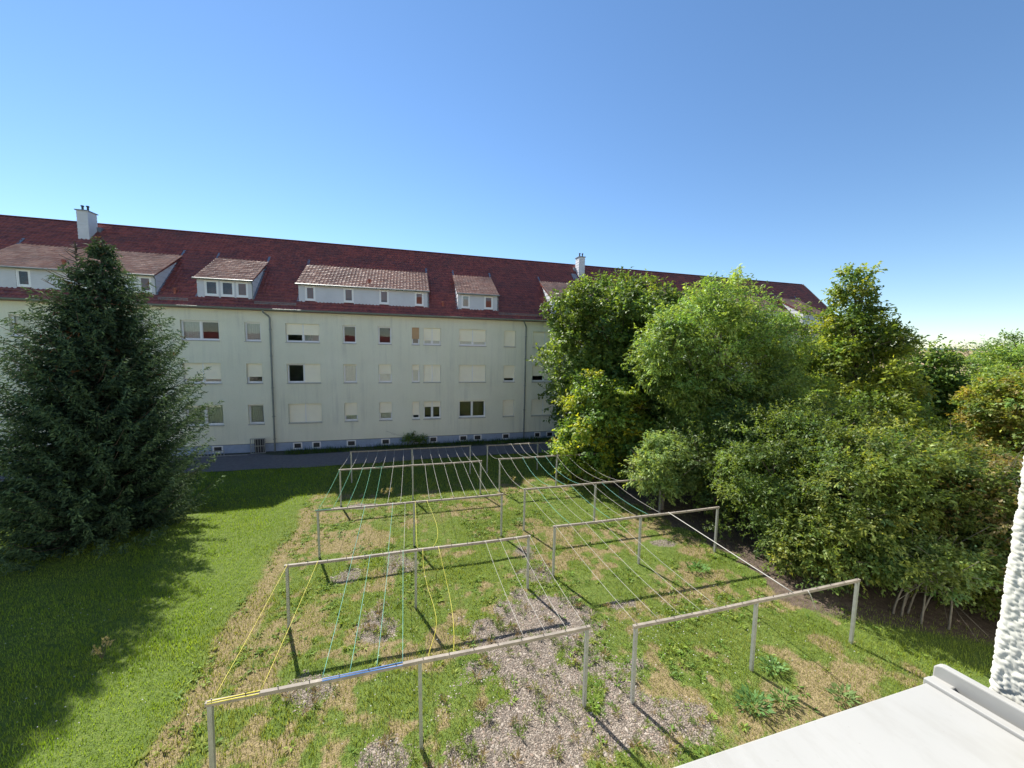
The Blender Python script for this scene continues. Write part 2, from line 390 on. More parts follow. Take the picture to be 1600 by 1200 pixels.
def wall_with_holes(x0, x1, z0, z1, y, holes, depth):
    """front face as a grid of quads that leaves the openings out, plus the reveals"""
    X = sorted({x0, x1, *[h[0] for h in holes], *[h[1] for h in holes]}); Z = sorted({z0, z1, *[h[2] for h in holes], *[h[3] for h in holes]})
    m = MB()
    for j in range(len(Z)-1):
        run = None
        for i in range(len(X)-1):
            cx, cz = (X[i]+X[i+1])/2, (Z[j]+Z[j+1])/2
            hole = any(h[0] < cx < h[1] and h[2] < cz < h[3] for h in holes)
            if not hole and run is None: run = X[i]
            if run is not None and (hole or i == len(X)-2):
                e_ = X[i] if hole else X[i+1]
                m.quad((run, y, Z[j]), (e_, y, Z[j]), (e_, y, Z[j+1]), (run, y, Z[j+1])); run = None
    for (a, b_, c, d_) in [h[:4] for h in holes]:
        yb = y+depth
        m.quad((a, y, c), (a, y, d_), (a, yb, d_), (a, yb, c)); m.quad((b_, y, d_), (b_, y, c), (b_, yb, c), (b_, yb, d_))
        m.quad((a, y, d_), (b_, y, d_), (b_, yb, d_), (a, yb, d_)); m.quad((a, y, c), (a, yb, c), (b_, yb, c), (b_, y, c))
    return m
m = wall_with_holes(XL, XR, .32, ZE, YW, wins, .3)
YB = 2*YR-28.75-.35
m.quad((XR, YW, Z0), (XR, YB, Z0), (XR, YB, ZE), (XR, YW, ZE)); m.quad((XL, YB, Z0), (XL, YW, Z0), (XL, YW, ZE), (XL, YB, ZE))
n_ = len(m.v); m.v += [(XR, YW, ZE), (XR, YB, ZE), (XR, YR, ZR-.15)]; m.f.append((n_, n_+1, n_+2))
n_ = len(m.v); m.v += [(XL, YW, ZE), (XL, YB, ZE), (XL, YR, ZR-.15)]; m.f.append((n_, n_+2, n_+1))
m.quad((XL, YB, Z0), (XL, YB, ZE), (XR, YB, ZE), (XR, YB, Z0))
P(m.build('wall', M['facade']))
pl = P(wall_with_holes(XL-.01, XR+.01, Z0-.2, .32, YW+.035, [(a, b_, -.17, .26) for a, b_ in cell], .25).build('plinth', M['plinth']))
P(MB().box(XL, XR, YW-.012, YW+.04, .315, .335).build('drip_strip', M['dark']))
m = MB(); m.quad((XL+.1, 31.2, Z0), (XR-.1, 31.2, Z0), (XR-.1, 31.2, 10), (XL+.1, 31.2, 10))
for zf in (.4, 3.55, 6.4, 9.5): m.box(XL+.1, XR-.1, YW+.31, 31.15, zf, zf+.15)
P(m.build('inner_wall', M['inner']))
for (a, b_) in cell:
    f = MB()
    yy = YW+.035-.02
    f.box(a-.06, b_+.06, yy, yy+.05, .2, .27); f.box(a-.06, b_+.06, yy, yy+.05, -.19, -.12); f.box(a-.06, a+.02, yy, yy+.05, -.12, .2); f.box(b_-.02, b_+.06, yy, yy+.05, -.12, .2)
    f = P(f.build('cellar_window', M['white']))
    c = MB(); c.box(a, b_, yy+.06, yy+.07, -.15, .22)
    c.build('pane', M['dark'], f)
def glazing(x0, x1, z0, z1, y, nh, drops, cur, parent_fn, shutter='shutter', nm='window', inset=.17, sill=True, fw=.055):
    """frame mesh (returned) with panes, shutters, sill and curtains as children"""
    f = MB(); yf = y+inset
    f.box(x0, x1, yf, yf+.06, z1-fw, z1); f.box(x0, x1, yf, yf+.06, z0, z0+fw*1.5)
    f.box(x0, x0+fw, yf+.001, yf+.061, z0+fw*1.5, z1-fw); f.box(x1-fw, x1, yf+.001, yf+.061, z0+fw*1.5, z1-fw)
    halves = [(x0+fw, x1-fw)] if nh == 1 else [(x0+fw, (x0+x1)/2-fw*.9), ((x0+x1)/2+fw*.9, x1-fw)]
    if nh == 2: f.box((x0+x1)/2-fw*.9, (x0+x1)/2+fw*.9, yf-.015, yf+.055, z0+fw*1.5, z1-fw)
    for (a, b_) in halves:      # sash inside the frame
        f.box(a, b_, yf+.015, yf+.05, z0+fw*1.5, z0+fw*2.2); f.box(a, b_, yf+.015, yf+.05, z1-fw*1.7, z1-fw)
        f.box(a, a+fw*.7, yf+.016, yf+.051, z0+fw*2.2, z1-fw*1.7); f.box(b_-fw*.7, b_, yf+.016, yf+.051, z0+fw*2.2, z1-fw*1.7)
    fo = f.build(nm, M['white']); parent_fn(fo)
    for k, (a, b_) in enumerate(halves):
        g_ = MB().quad((a+.03, yf+.035, z0+.1), (b_-.03, yf+.035, z0+.1), (b_-.03, yf+.035, z1-.08), (a+.03, yf+.035, z1-.08))
        g_.build('pane', M['glass'], fo)
        dr = drops[min(k, len(drops)-1)]
        if dr > .01:
            yo = .085 if shutter == 'redreflect' else 0; sm = MB(); zt = z1-.002; zb = z1-(z1-z0-.04)*dr; nsl = max(2, int((zt-zb)/.055)); hs = (zt-zb)/nsl
            a2, b2 = a-.03, b_+.03
            for q in range(nsl):
                za_, zc_ = zt-q*hs, zt-(q+1)*hs
                sm.quad((a2, yo+yf-.026, zc_), (b2, yo+yf-.026, zc_), (b2, yo+yf-.036, (za_+zc_)/2), (a2, yo+yf-.036, (za_+zc_)/2))
                sm.quad((a2, yo+yf-.036, (za_+zc_)/2), (b2, yo+yf-.036, (za_+zc_)/2), (b2, yo+yf-.026, za_), (a2, yo+yf-.026, za_))
            sm.build('shutter', M['orange'] if cur == 'o' else M[shutter], fo)  # in dormers the red slats stand in for a reflection
        want = cur == 'c' or (cur == 'l' and k == 0) or (cur == 'r' and k == 1) or cur == 'lr'
        if want:
            cm = MB(); nf = 14; w = b_-a
            for q in range(nf):
                xa, xb = a+w*q/nf, a+w*(q+1)/nf; ya, yb = yf+.12+.02*(q % 2), yf+.12+.02*((q+1) % 2)
                cm.quad((xa, ya, z0+.02), (xb, yb, z0+.02), (xb, yb, z1), (xa, ya, z1))
            cm.build('curtain', M['curtain'], fo)
    if nh == 2 and max(drops) > .01:
        MB().box((x0+x1)/2-.03, (x0+x1)/2+.03, yf-.045, yf-.016, z0+.02, z1-.001).build('shutter_rail', M['white'], fo)
    if sill:
        sb = MB(); sb.prism([(y-.06, z0-.045), (y-.06, z0-.012), (y+inset, z0+.006), (y+inset, z0-.03)], 'x', x0-.03, x1+.03)
        sb.build('sill', M['sillw'], fo)
    return fo
for w in wins: glazing(w[0], w[1], w[2], w[3], YW, w[4], w[5], w[6], P)

def tile_field(x0, x1, y0, z0, y1, z1, pw=.235, rowlen=.335, amp=.032, step=.028):
    """pantile courses on the slope from (y0,z0) at the eave up to (y1,z1)"""
    L = math.hypot(y1-y0, z1-z0); nr = max(1, round(L/rowlen)); nt = max(1, round((x1-x0)/pw)); pw = (x1-x0)/nt
    uy, uz = (y1-y0)/L, (z1-z0)/L; ny_, nz_ = -uz, uy      # outward normal (towards -y, up)
    px = np.array([0, .2, .5, .66, .82]); ph = np.array([.15, 0, .1, .9, .9])*amp
    X = np.concatenate([(x0 + (np.arange(nt)[:, None]+px[None])*pw).ravel(), [x1]]); Hh = np.concatenate([np.tile(ph, nt), [ph[0]]])
    k = len(X); V = []; Fq = []
    jit = rng.normal(0, .004, (nr, nt+1))
    for r in range(nr):
        s0, s1 = L*r/nr-.03, L*(r+1)/nr
        j = np.repeat(jit[r], 5)[:k]
        for (sv, off) in ((s0, step-.022), (s0, step+0.0), (s1, 0.0)):
            hgt = Hh*(1 if off != step-.022 else 1)+off+j
            V.append(np.stack([X, y0+uy*sv+ny_*hgt, z0+uz*sv+nz_*hgt], 1))
        b0 = 3*r*k
        for q in (0, 1):
            a = b0+q*k+np.arange(k-1); Fq.append(np.stack([a, a+1, a+k+1, a+k], 1))
    return np.concatenate(V), np.concatenate(Fq)
V, Fq = tile_field(XL-.15, XR+.12, 28.75, 9.60, YR, ZR+.05)
tag(P(np_mesh('roof_tiles', V, Fq, M['tiles'])), kind='stuff')
m = MB()
m.prism([(28.72, 9.52), (28.72, 9.58), (YR, ZR+.02), (2*YR-28.72, 9.58), (2*YR-28.72, 9.52), (YR, ZR-.12)], 'x', XL-.13, XR+.10)
m.box(XL-.1, XR+.05, 28.78, YW+.02, 9.44, 9.52)
P(m.build('roof', M['tiles']))
m = MB(); k = int((XR-XL)/.38)
for i in range(k+1):
    xa = XL-.15+i*.38; m.tube([(xa, YR, ZR+.0), (xa+.40, YR, ZR+.012)], [.12, .108], 8)
tag(P(m.build('ridge_tiles', simple('ridge_tile', (.10, .035, .032), .95, var=.3, vs=3, spec=.05), smooth=False)), kind='stuff')
m = MB(); m.prism([(28.56, 9.57), (28.57, 9.50), (28.62, 9.45), (28.68, 9.45), (28.73, 9.50), (28.74, 9.60), (28.71, 9.60), (28.70, 9.52), (28.66, 9.49), (28.63, 9.49), (28.60, 9.52), (28.59, 9.58)], 'x', XL-.15, XR+.1)
gt = P(m.build('gutter', M['gutter']))
for xp in (-27.2, -9.05, 9.2, 27.4):
    m = MB(); m.tube([(xp-.28, 28.65, 9.46), (xp-.27, 28.65, 9.34), (xp-.06, 28.95, 9.12), (xp, 29.0, 9.0), (xp, 29.0, .1), (xp, 29.0, -.27)], [.06, .055, .055, .055, .055, .06], 8)
    for zb in (8.2, 6.4, 4.2, 2.2, .6): m.box(xp-.075, xp+.075, 28.93, 29.1, zb, zb+.04)
    P(m.build('downpipe', M['zinc'], smooth=False))
def roof_z(y): return 9.55 + (y-28.75)*SL
# verge board on the visible gable
m = MB(); m.prism([(28.7, 9.50), (28.7, 9.70), (YR, ZR+.16), (YR, ZR-.05)], 'x', XR+.12, XR+.16); P(m.build('verge_board', M['zinc']))
# snow guards just above the gutter
for (a, b_) in ((-15.2, -13.6), (-9.9, -7.4), (6.9, 11.2), (20.6, 22.2)):
    m = MB(); zz = roof_z(29.0)+.02; k = int((b_-a)/.07)
    for i in range(k+1): m.box(a+i*.07-.006, a+i*.07+.006, 28.99, 29.0, zz, zz+.22)
    for q in (0, .1, .21): m.box(a, b_, 28.985, 28.992, zz+q, zz+q+.02)
    P(m.build('snow_guard', M['zinc']))
# dormers
DY = 29.36
def dormer(x0, x1, wl, tiles):
    base = 9.7
    zt = 11.50
    m = MB(); nb = 10; bh = (zt-10.05)/nb
    # front boards, each lapping over the one below, interrupted by the windows
    holes = [(w[0], w[1]) for w in wl]; z_lo, z_hi = 10.30, 11.34
    for i in range(nb):
        za, zb = 10.05+i*bh, 10.05+(i+1)*bh
        segs = [(x0, x1)]
        if zb > z_lo and za < z_hi:
            segs = []; c = x0
            for (h0, h1) in holes: segs.append((c, h0)); c = h1
            segs.append((c, x1))
        for (sa, sb) in segs:
            if sb-sa > .01:
                m.quad((sa, DY-.02, za), (sb, DY-.02, za), (sb, DY, zb), (sa, DY, zb)); m.quad((sa, DY-.02, za), (sa, DY, za), (sb, DY, za), (sb, DY-.02, za))
    # cheeks of slate courses between the dormer roof and the main roof
    d0, d1 = (DY, zt-.02), (32.5, 13.30)
    for (xc, sg) in ((x0, -1), (x1, 1)):
        nk = 9
        for i in range(nk):
            za, zb = 10.05+i*(13.25-10.05)/nk, 10.05+(i+1)*(13.25-10.05)/nk
            def yl(z): return DY if z <= zt-.02 else DY+(z-zt+.02)*(d1[0]-d0[0])/(d1[1]-d0[1])
            def yr(z): return max(yl(z), 28.75+(z-9.55)/SL+.05)
            m.quad((xc+sg*.02, yl(za), za), (xc+sg*.02, yr(za), za), (xc, yr(zb), zb), (xc, yl(zb), zb))
    dm = P(m.build('dormer', M['clad']))
    V, Fq = tile_field(x0-.12, x1+.12, DY-.22, zt-.10, 32.62, 13.46, amp=.024, step=.022)
    tag(np_mesh('dormer_tiles', V, Fq, tiles, dm), kind='stuff')
    m = MB(); m.prism([(DY-.2, zt-.16), (DY-.2, zt-.10), (32.64, 13.40), (32.64, 13.3)], 'x', x0-.10, x1+.10); m.build('roof_deck', M['tiles'], dm)
    m = MB(); m.tube([(x0-.14, DY-.26, zt-.12), (x1+.14, DY-.26, zt-.12)], .05, 8); m.tube([(x1+.05, DY-.24, zt-.16), (x1+.05, DY-.05, zt-.32), (x1+.05, DY-.05, 10.2)], .03, 6)
    m.build('dormer_gutter', M['zinc'], dm)
    for xc in (x0-.06, x1+.06):
        m = MB(); m.prism([(DY-.05, roof_z(DY)+.06), (DY+.12, roof_z(DY)+.10), (32.85, roof_z(32.85)+.12), (32.85, roof_z(32.85)+.06)], 'x', xc-.07, xc+.07); m.build('flashing', M['lead'], dm)
    for (a, b_, kind) in wl:
        def par(o): o.parent = dm
        dr = {'r': (1,), 'h': (.75,), 'q': (.35,)}.get(kind, (0,))
        fo = glazing(a, b_, 10.30, 11.34, DY-.02, 1, dr, 'c' if kind == 'c' else '', par, 'redreflect', 'window_frame', .02, False, .075)
        for ch in list(fo.children): ch.parent = dm
    return dm
T1 = M['dtiles_sunlit']
dormer(-24.2, -15.5, [(-22.2, -21.54, ''), (-19.6, -18.9, ''), (-17.05, -16.45, 'c'), (-16.36, -15.68, 'h')], T1)
dormer(-13.25, -10.14, [(-12.86, -12.07, ''), (-11.96, -11.17, ''), (-11.07, -10.37, 'r')], T1)
dormer(-7.32, 1.43, [(-6.93, -6.27, 'r'), (-4.45, -3.77, 'h'), (-2.03, -1.36, 'h'), (.49, 1.14, 'r')], T1)
dormer(3.74, 6.85, [(4.0, 4.66, 'c'), (5.8, 6.5, 'r')], T1)
dormer(11.5, 20.2, [(12.0, 12.8, ''), (14.5, 15.2, ''), (17, 17.7, 'h'), (18.9, 19.6, '')], T1)
dormer(22.4, 25.5, [(22.8, 23.5, ''), (24.4, 25.1, 'r')], T1)
dormer(28.0, 36.65, [(28.4, 29.1, ''), (31.0, 31.7, ''), (33.3, 34.0, ''), (35.6, 36.3, 'c')], T1)
dormer(39.2, 42.15, [(39.45, 40.15, 'c'), (41.2, 41.9, '')], T1)
# chimneys with clad sides, cap and two flues
for (xc, yc) in ((-21.35, 33.6), (15.95, 33.6)):
    m = MB(); nb = 12; z0_, z1_ = 13.2, 16.02; h_ = (z1_-z0_)/nb
    for i in range(nb):
        za, zb = z0_+i*h_, z0_+(i+1)*h_; a, c = .31, .298
        for (p, q) in (((-a, -a-.1), (a, -a-.1)), ((a, -a-.1), (a, a+.1)), ((a, a+.1), (-a, a+.1)), ((-a, a+.1), (-a, -a-.1))):
            s_ = c/a
            m.quad((xc+p[0], yc+p[1], za), (xc+q[0], yc+q[1], za), (xc+q[0]*s_, yc+q[1]*s_, zb), (xc+p[0]*s_, yc+p[1]*s_, zb))
            m.quad((xc+p[0], yc+p[1], za), (xc+p[0]*s_, yc+p[1]*s_, za), (xc+q[0]*s_, yc+q[1]*s_, za), (xc+q[0], yc+q[1], za))
    ch = P(m.build('chimney', M['clad']))
    MB().box(xc-.36, xc+.36, yc-.47, yc+.47, z1_, z1_+.06).build('chimney_cap', M['lead'], ch)
    for dx in (-.13, .16):
        MB().tube([(xc+dx, yc-.1, z1_+.05), (xc+dx, yc-.1, z1_+.34), (xc+dx, yc-.1, z1_+.35), (xc+dx, yc-.1, z1_+.42)], [.06, .06, .1, .08], 8).build('flue', M['dark'], ch)
    m = MB(); m.box(xc-.5, xc+.55, yc+.3, yc+.62, roof_z(yc+.4)-.1, roof_z(yc+.5)+.2); m.build('flashing', M['lead'], ch)
for (xv, yv) in ((-14.55, 29.5), (2.6, 29.55), (26.6, 29.5)):
    zz = roof_z(yv)
    P(MB().tube([(xv, yv, zz-.05), (xv, yv, zz+.30), (xv, yv, zz+.31), (xv, yv, zz+.42)], [.075, .07, .11, .09], 8).build('vent_pipe', M['terra']))
for (xv, zv) in ((-20.3, 12.0), (-2.75, 12.0)):
    P(MB().tube([(xv, 29.9, zv-.35), (xv, 29.9, zv), (xv, 29.9, zv+.01), (xv, 29.9, zv+.13)], [.085, .08, .13, .10], 8).build('vent_pipe', M['terra']))
# sewer-gas roof hatch beside the second chimney
P(MB().prism([(32.9, roof_z(32.9)), (32.9, roof_z(32.9)+.12), (33.5, roof_z(33.5)+.12), (33.5, roof_z(33.5))], 'x', 15.0, 15.5).build('roof_hatch', M['lead']))

# cellar entrance: barred gate and low railing in front of the plinth
gate = empty('cellar_gate', (-9.9, 28.75, -.28)); tag(gate, 'grey barred cellar gate against the blue plinth beside the left downpipe', 'gate')
m = MB()
for (a, b_, c, d_) in ((-.55, -.50, 0, 1.05), (.30, .35, 0, 1.05), (-.50, .30, 1.0, 1.05), (-.50, .30, 0, .05), (-.50, .30, .5, .54)): m.box(a, b_, -.02, .02, c, d_)
m.build('gate_frame', M['galv'], gate)
for k in range(5): MB().box(-.40+k*.15, -.375+k*.15, -.012, .012, .05, 1.0).build('bar', M['galv'], gate)
MB().box(-.36, .30, .16, .19, .0, .95).build('opening_shade_sheet', M['dark'], gate)  # solid dark sheet stands in for the shade behind the bars
rl = empty('low_railing', (-12.0, 28.35, -.26)); tag(rl, 'low grey metal railing round the cellar steps near the spruce', 'railing')
m = MB(); m.box(-1.3, 1.5, -.015, .015, .0, .05); m.box(-1.3, .2, -.015, .015, .36, .40); m.build('rail', M['galv'], rl)
for k in range(9): MB().box(-1.3+k*.18, -1.26+k*.18, -.014, .014, .05, .36).build('bar', M['galv'], rl)

# ------------------------------------------------------------------ the house we look out of: stucco wall, reveal, sill
own = empty('white_house_wall', (.6, .1, 0)); tag(own, 'white rough-stuccoed house wall with a white window sill, nearest at right', 'building')
def Q(o): o.parent = own; o.matrix_parent_inverse = Matrix.Translation((-.6, -.1, 0)); return o
m = MB()
m.box(.86, 40, -.15, .19, -.3, 9.6); m.box(-2.4, -.95, -.15, .19, -.3, 9.6); m.box(-40, -2.4, -.15, .17, -.3, 6.2); m.box(-.95, .86, -.15, .19, -.3, 6.80); m.box(-.95, .86, -.15, .19, 8.3, 9.6)
m.box(.590, .86, -.15, .08, 6.80, 8.3); m.box(.588, .86, -.15, .205, 7.25, 8.3); m.box(.668, .86, -.15, .203, 6.8, 7.25); m.box(.605, .68, -.15, .19, 6.8, 7.25)
Q(m.build('wall', simple('white_wall_plaster', (.72, .71, .66), .95, var=.06, vs=2)))
Q(MB().prism([(.5, 9.5), (.5, 9.62), (-4.3, 15.3), (-4.3, 15.0)], 'x', -2.7, 40).prism([(.5, 6.1), (.5, 6.22), (-4.3, 8.8), (-4.3, 8.5)], 'x', -40, -2.75).build('roof', M['tiles']))
# worley lumps wrapped round the outer corner of the reveal
JT = rng.random((2, 1024, 1024))
def worley(u, v, cell, s):
    i = np.floor(u/cell); j = np.floor(v/cell); best = np.full(u.shape, 9.0)
    for di in (-1, 0, 1):
        for dj in (-1, 0, 1):
            ia = (i+di).astype(int); ja = (j+dj).astype(int); px_ = (ia+JT[0][(ia+s*31) % 1024, ja % 1024])*cell; py_ = (ja+JT[1][(ia+s*31) % 1024, ja % 1024])*cell
            best = np.minimum(best, np.hypot(u-px_, v-py_)/cell)
    return best
XC, YC, rc = .583, .209, .005
us = np.arange(.08, .27, .0012); vs = np.arange(6.835, 7.26, .0012)
U, Vv = np.meshgrid(us, vs)
l1 = .20
A_ = np.clip((U-l1)/(rc*math.pi/2), 0, 1)*math.pi/2
bx_ = np.where(U < l1, XC, XC+rc-rc*np.cos(A_)+np.maximum(0, U-l1-rc*math.pi/2)); by_ = np.where(U < l1, YC-rc-(l1-U), YC-rc+rc*np.sin(A_))
nxn = -np.cos(A_); nyn = np.sin(A_)
hgt = .0019*np.clip(1.05-worley(U+.0015*fbm(U*300, Vv*300, 2), Vv, .0046, 3)*1.1, 0, 1)*(.5+fbm(U*70, Vv*70, 6)) + .0011*np.clip(1-worley(U+.3, Vv, .0022, 5)*1.1, 0, 1) + .0016*(fbm(U*60, Vv*60, 8)-.5)
PV = np.stack([(bx_+nxn*hgt).ravel(), (by_+nyn*hgt).ravel(), Vv.ravel()], 1)
nu, nv = len(us), len(vs); ii = np.arange(nu*nv).reshape(nv, nu)
Q(np_mesh('stucco_reveal', PV, np.stack([ii[:-1, :-1].ravel(), ii[1:, :-1].ravel(), ii[1:, 1:].ravel(), ii[:-1, 1:].ravel()], 1), M['stucco'], smooth=True))
m = MB(); ZS = 6.85
m.prism([(.235, ZS), (-.05, ZS+.018), (-.05, ZS+.014), (.232, ZS-.004), (.232, ZS-.04), (.235, ZS-.04)], 'x', -.95, .537)
sl = Q(m.build('window_sill', M['sillw'], bevel=.0012))
m = MB(); m.prism([(.238, ZS-.044), (.238, ZS+.003), (-.05, ZS+.021), (-.05, ZS-.02)], 'x', .5375, .5475); m.build('sill_clip', M['sillw'], sl, bevel=.001)
pr = [(.240, ZS-.044), (.240, ZS+.010), (.238, ZS+.0135), (.234, ZS+.0155), (-.05, ZS+.034), (-.05, ZS-.03)]
m = MB(); m.prism(pr, 'x', .5565, .5655); m.prism([(.222, ZS-.044), (.222, ZS-.007), (-.05, ZS+.009), (-.05, ZS-.03)], 'x', .5473, .5567); m.prism([(.239, ZS-.044), (.239, ZS+.001), (.221, ZS+.0025), (.221, ZS-.04)], 'x', .5472, .5568)
m.build('end_cap', M['sillw'], sl, bevel=.0015)

# ------------------------------------------------------------------ clothes-drying racks and lines
RH = 1.68
YROW = dict(L=[6.25, 10.02, 13.32, 17.6, 20.9], R=[6.08, 10.42, 13.56, 17.76, 20.8])
XP = dict(L=[-2.97, .16, 3.40], R=[4.40, 7.50, 10.68])
rowname = ['nearest', 'second-nearest', 'middle', 'second-farthest', 'farthest']; sidename = dict(L='left', R='right')
extra = {('L', 0): 'with yellow and blue cord wound on', ('L', 2): 'with green cord on its left end', ('R', 0): 'with a loose white cord end hanging'}
for sd_ in 'LR':
    for r, yr_ in enumerate(YROW[sd_]):
        px_ = XP[sd_]; xc = px_[1]; zg = float(gz(0, yr_))
        rk = empty('drying_rack', (xc, yr_, zg))
        tag(rk, f"{rowname[r]} {sidename[sd_]}-hand drying rack of grey posts and beam" + (' ' + extra[(sd_, r)] if (sd_, r) in extra else ''), 'drying rack', 'clothes-drying racks')
        top = RH + random.uniform(-.02, .02)
        for xq in px_:
            tx, ty = random.uniform(-.02, .02), random.uniform(-.03, .03)
            m = MB(); w_ = .032; n_ = 0
            m.v += [(xq-xc+sx*w_+k*tx*0+tx*(0 if k else 1), sy*w_+ty*(0 if k else 1), zz) for k, zz in ((0, -.2), (1, top-.03)) for (sx, sy) in ((-1, -1), (1, -1), (1, 1), (-1, 1))]
            m.f += [(0, 1, 5, 4), (1, 2, 6, 5), (2, 3, 7, 6), (3, 0, 4, 7), (4, 5, 6, 7)]
            m.build('post', M['galv'], rk)
        a, c = px_[0]-xc-.06, px_[2]-xc+.06
        m = MB(); seg = 10
        pts = [(a+(c-a)*i/seg, 0, top - .012*math.sin(math.pi*((i*2/seg) % 1))) for i in range(seg+1)]
        for i in range(seg):
            p, q = pts[i], pts[i+1]
            n_ = len(m.v); m.v += [(p[0], -.03, p[2]-.03), (p[0], .03, p[2]-.03), (p[0], .03, p[2]+.03), (p[0], -.03, p[2]+.03), (q[0], -.03, q[2]-.03), (q[0], .03, q[2]-.03), (q[0], .03, q[2]+.03), (q[0], -.03, q[2]+.03)]
            m.f += [(n_, n_+4, n_+5, n_+1), (n_+1, n_+5, n_+6, n_+2), (n_+2, n_+6, n_+7, n_+3), (n_+3, n_+7, n_+4, n_)]
            if i == 0: m.f.append((n_, n_+1, n_+2, n_+3))
            if i == seg-1: m.f.append((n_+4, n_+7, n_+6, n_+5))
        m.build('beam', M['beam'], rk)
        m = MB(); k = 14
        for i in range(k+1):
            xh = a+.08+(c-a-.16)*i/k; lean = random.uniform(-.012, .012)
            m.tube([(xh, 0, top+.02), (xh+lean, 0, top+.07)], .007, 5)
        tag(m.build('hooks', M['dark'], rk), kind='stuff')
        def wrap(x0, x1, mm):
            m = MB(); m.tube([(x0-xc, -.033, top+.02), ((x0+x1)/2-xc, -.035, top+.026), (x1-xc, -.033, top+.02)], .008, 5); m.tube([(x0-xc, -.01, top+.034), (x1-xc, .01, top+.034)], .008, 5)
            m.build('cord_wrap', LINEM[mm], rk)
        if (sd_, r) == ('L', 0): wrap(-3.0, -2.3, 'yellow'); wrap(-1.4, -.13, 'blue')
        if (sd_, r) == ('L', 2): wrap(-3.05, -2.55, 'green')
        if (sd_, r) == ('L', 3): wrap(-1.5, -1.1, 'green')
ords = ['first', 'second', 'third', 'fourth', 'fifth', 'sixth', 'seventh', 'eighth', 'ninth', 'tenth', 'eleventh', 'twelfth', 'thirteenth', 'fourteenth', 'fifteenth', 'sixteenth']
bays = {
 ('L', 0): [(-2.95, 'yellow', .03), (-2.3, 'yellow', .03), (-1.41, 'teal', .05), (-.99, 'teal', .06), (-.56, 'teal', .05), (-.13, 'teal', .06), (.31, 'yellow', -1), (.75, 'yellow', -2), (2.1, 'white', .07), (2.55, 'white', .08), (2.99, 'white', .1), (3.38, 'white', .07)],
 ('L', 1): [(-1.45, 'teal', .06), (-.56, 'teal', .06), (-.15, 'white', .05), (.2, 'yellow', .1), (.62, 'yellow', -3)],
 ('L', 2): [(-2.95, 'green', .06)] + [(-2.5+.44*i, 'green' if i < 4 else 'white', .05+.02*(i % 3)) for i in range(6)] + [(.7+.44*i, 'white', .05+.02*(i % 2)) for i in range(7)],
 ('L', 3): [(-3.0+.455*i, 'white', .08+.03*(i % 3)) for i in range(15)],
 ('R', 0): [(4.42, 'white', .05), (4.95, 'white', .07), (5.48, 'white', .06), (6.0, 'white', .08), (6.45, 'white', .07), (8.55, 'white', .0)],
 ('R', 1): [(4.45+.48*i, 'teal' if i % 3 == 1 else 'white', .08+.03*(i % 2)) for i in range(9)],
 ('R', 2): [(4.35+.62*i, 'white' if i < 2 else ('teal' if i < 5 else 'white'), .22+.05*(i % 3)) for i in range(8)],
 ('R', 3): [(4.3+.52*i, 'white', .22+.06*(i % 3)) for i in range(11)]}
bayname = ['two nearest', 'second and third', 'third and fourth', 'two farthest']
for (sd_, r), ls in bays.items():
    y0_, y1_ = YROW[sd_][r], YROW[sd_][r+1]; z0_, z1_ = RH+float(gz(0, y0_))+.03, RH+float(gz(0, y1_))+.03
    for i, (xl, cc, sag) in enumerate(ls):
        thick = (sd_, r, i) == ('R', 0, 5)
        rad_ = .013 if thick else (.004 if r == 0 else .0044 if r == 1 else .0052)
        pts = []; dxl = random.uniform(-.05, .05); K = 14
        for k in range(K+1):
            t = k/K; s_ = sag if sag >= 0 else .45
            dx = dxl*t
            if sag == -1: dx += .42*math.sin(math.pi*t)**2*(1-t)
            if sag == -2: dx += .16*math.sin(math.pi*t)
            if sag == -3: dx += .25*math.sin(math.pi*t); s_ = .3
            pts.append((dx, (y1_-y0_)*t, (z1_-z0_)*t - 4*s_*t*(1-t)))
        o = MB().tube(pts, rad_, 5).build('clothes_line', LINEM[cc], None, True, (xl, y0_, z0_))
        what = 'thick white rope' if thick else (f'slack {cc} clothes line' if sag < 0 else f'{cc} clothes line')
        tag(o, f"{what}, {ords[i]} from the left between the {bayname[r]} {sidename[sd_]} racks", 'clothes line', 'clothes lines strung between the racks')
b = MB().tube([(0, 0, 0), (.02, -.05, -.08), (.10, -.06, -.25), (.22, -.05, -.44), (.3, -.02, -.52)], .012, 5)
tag(b.build('rope_end', LINEM['white'], None, True, (8.95, 6.02, RH+.05)), 'loose white rope end dangling from the nearest right rack', 'rope')

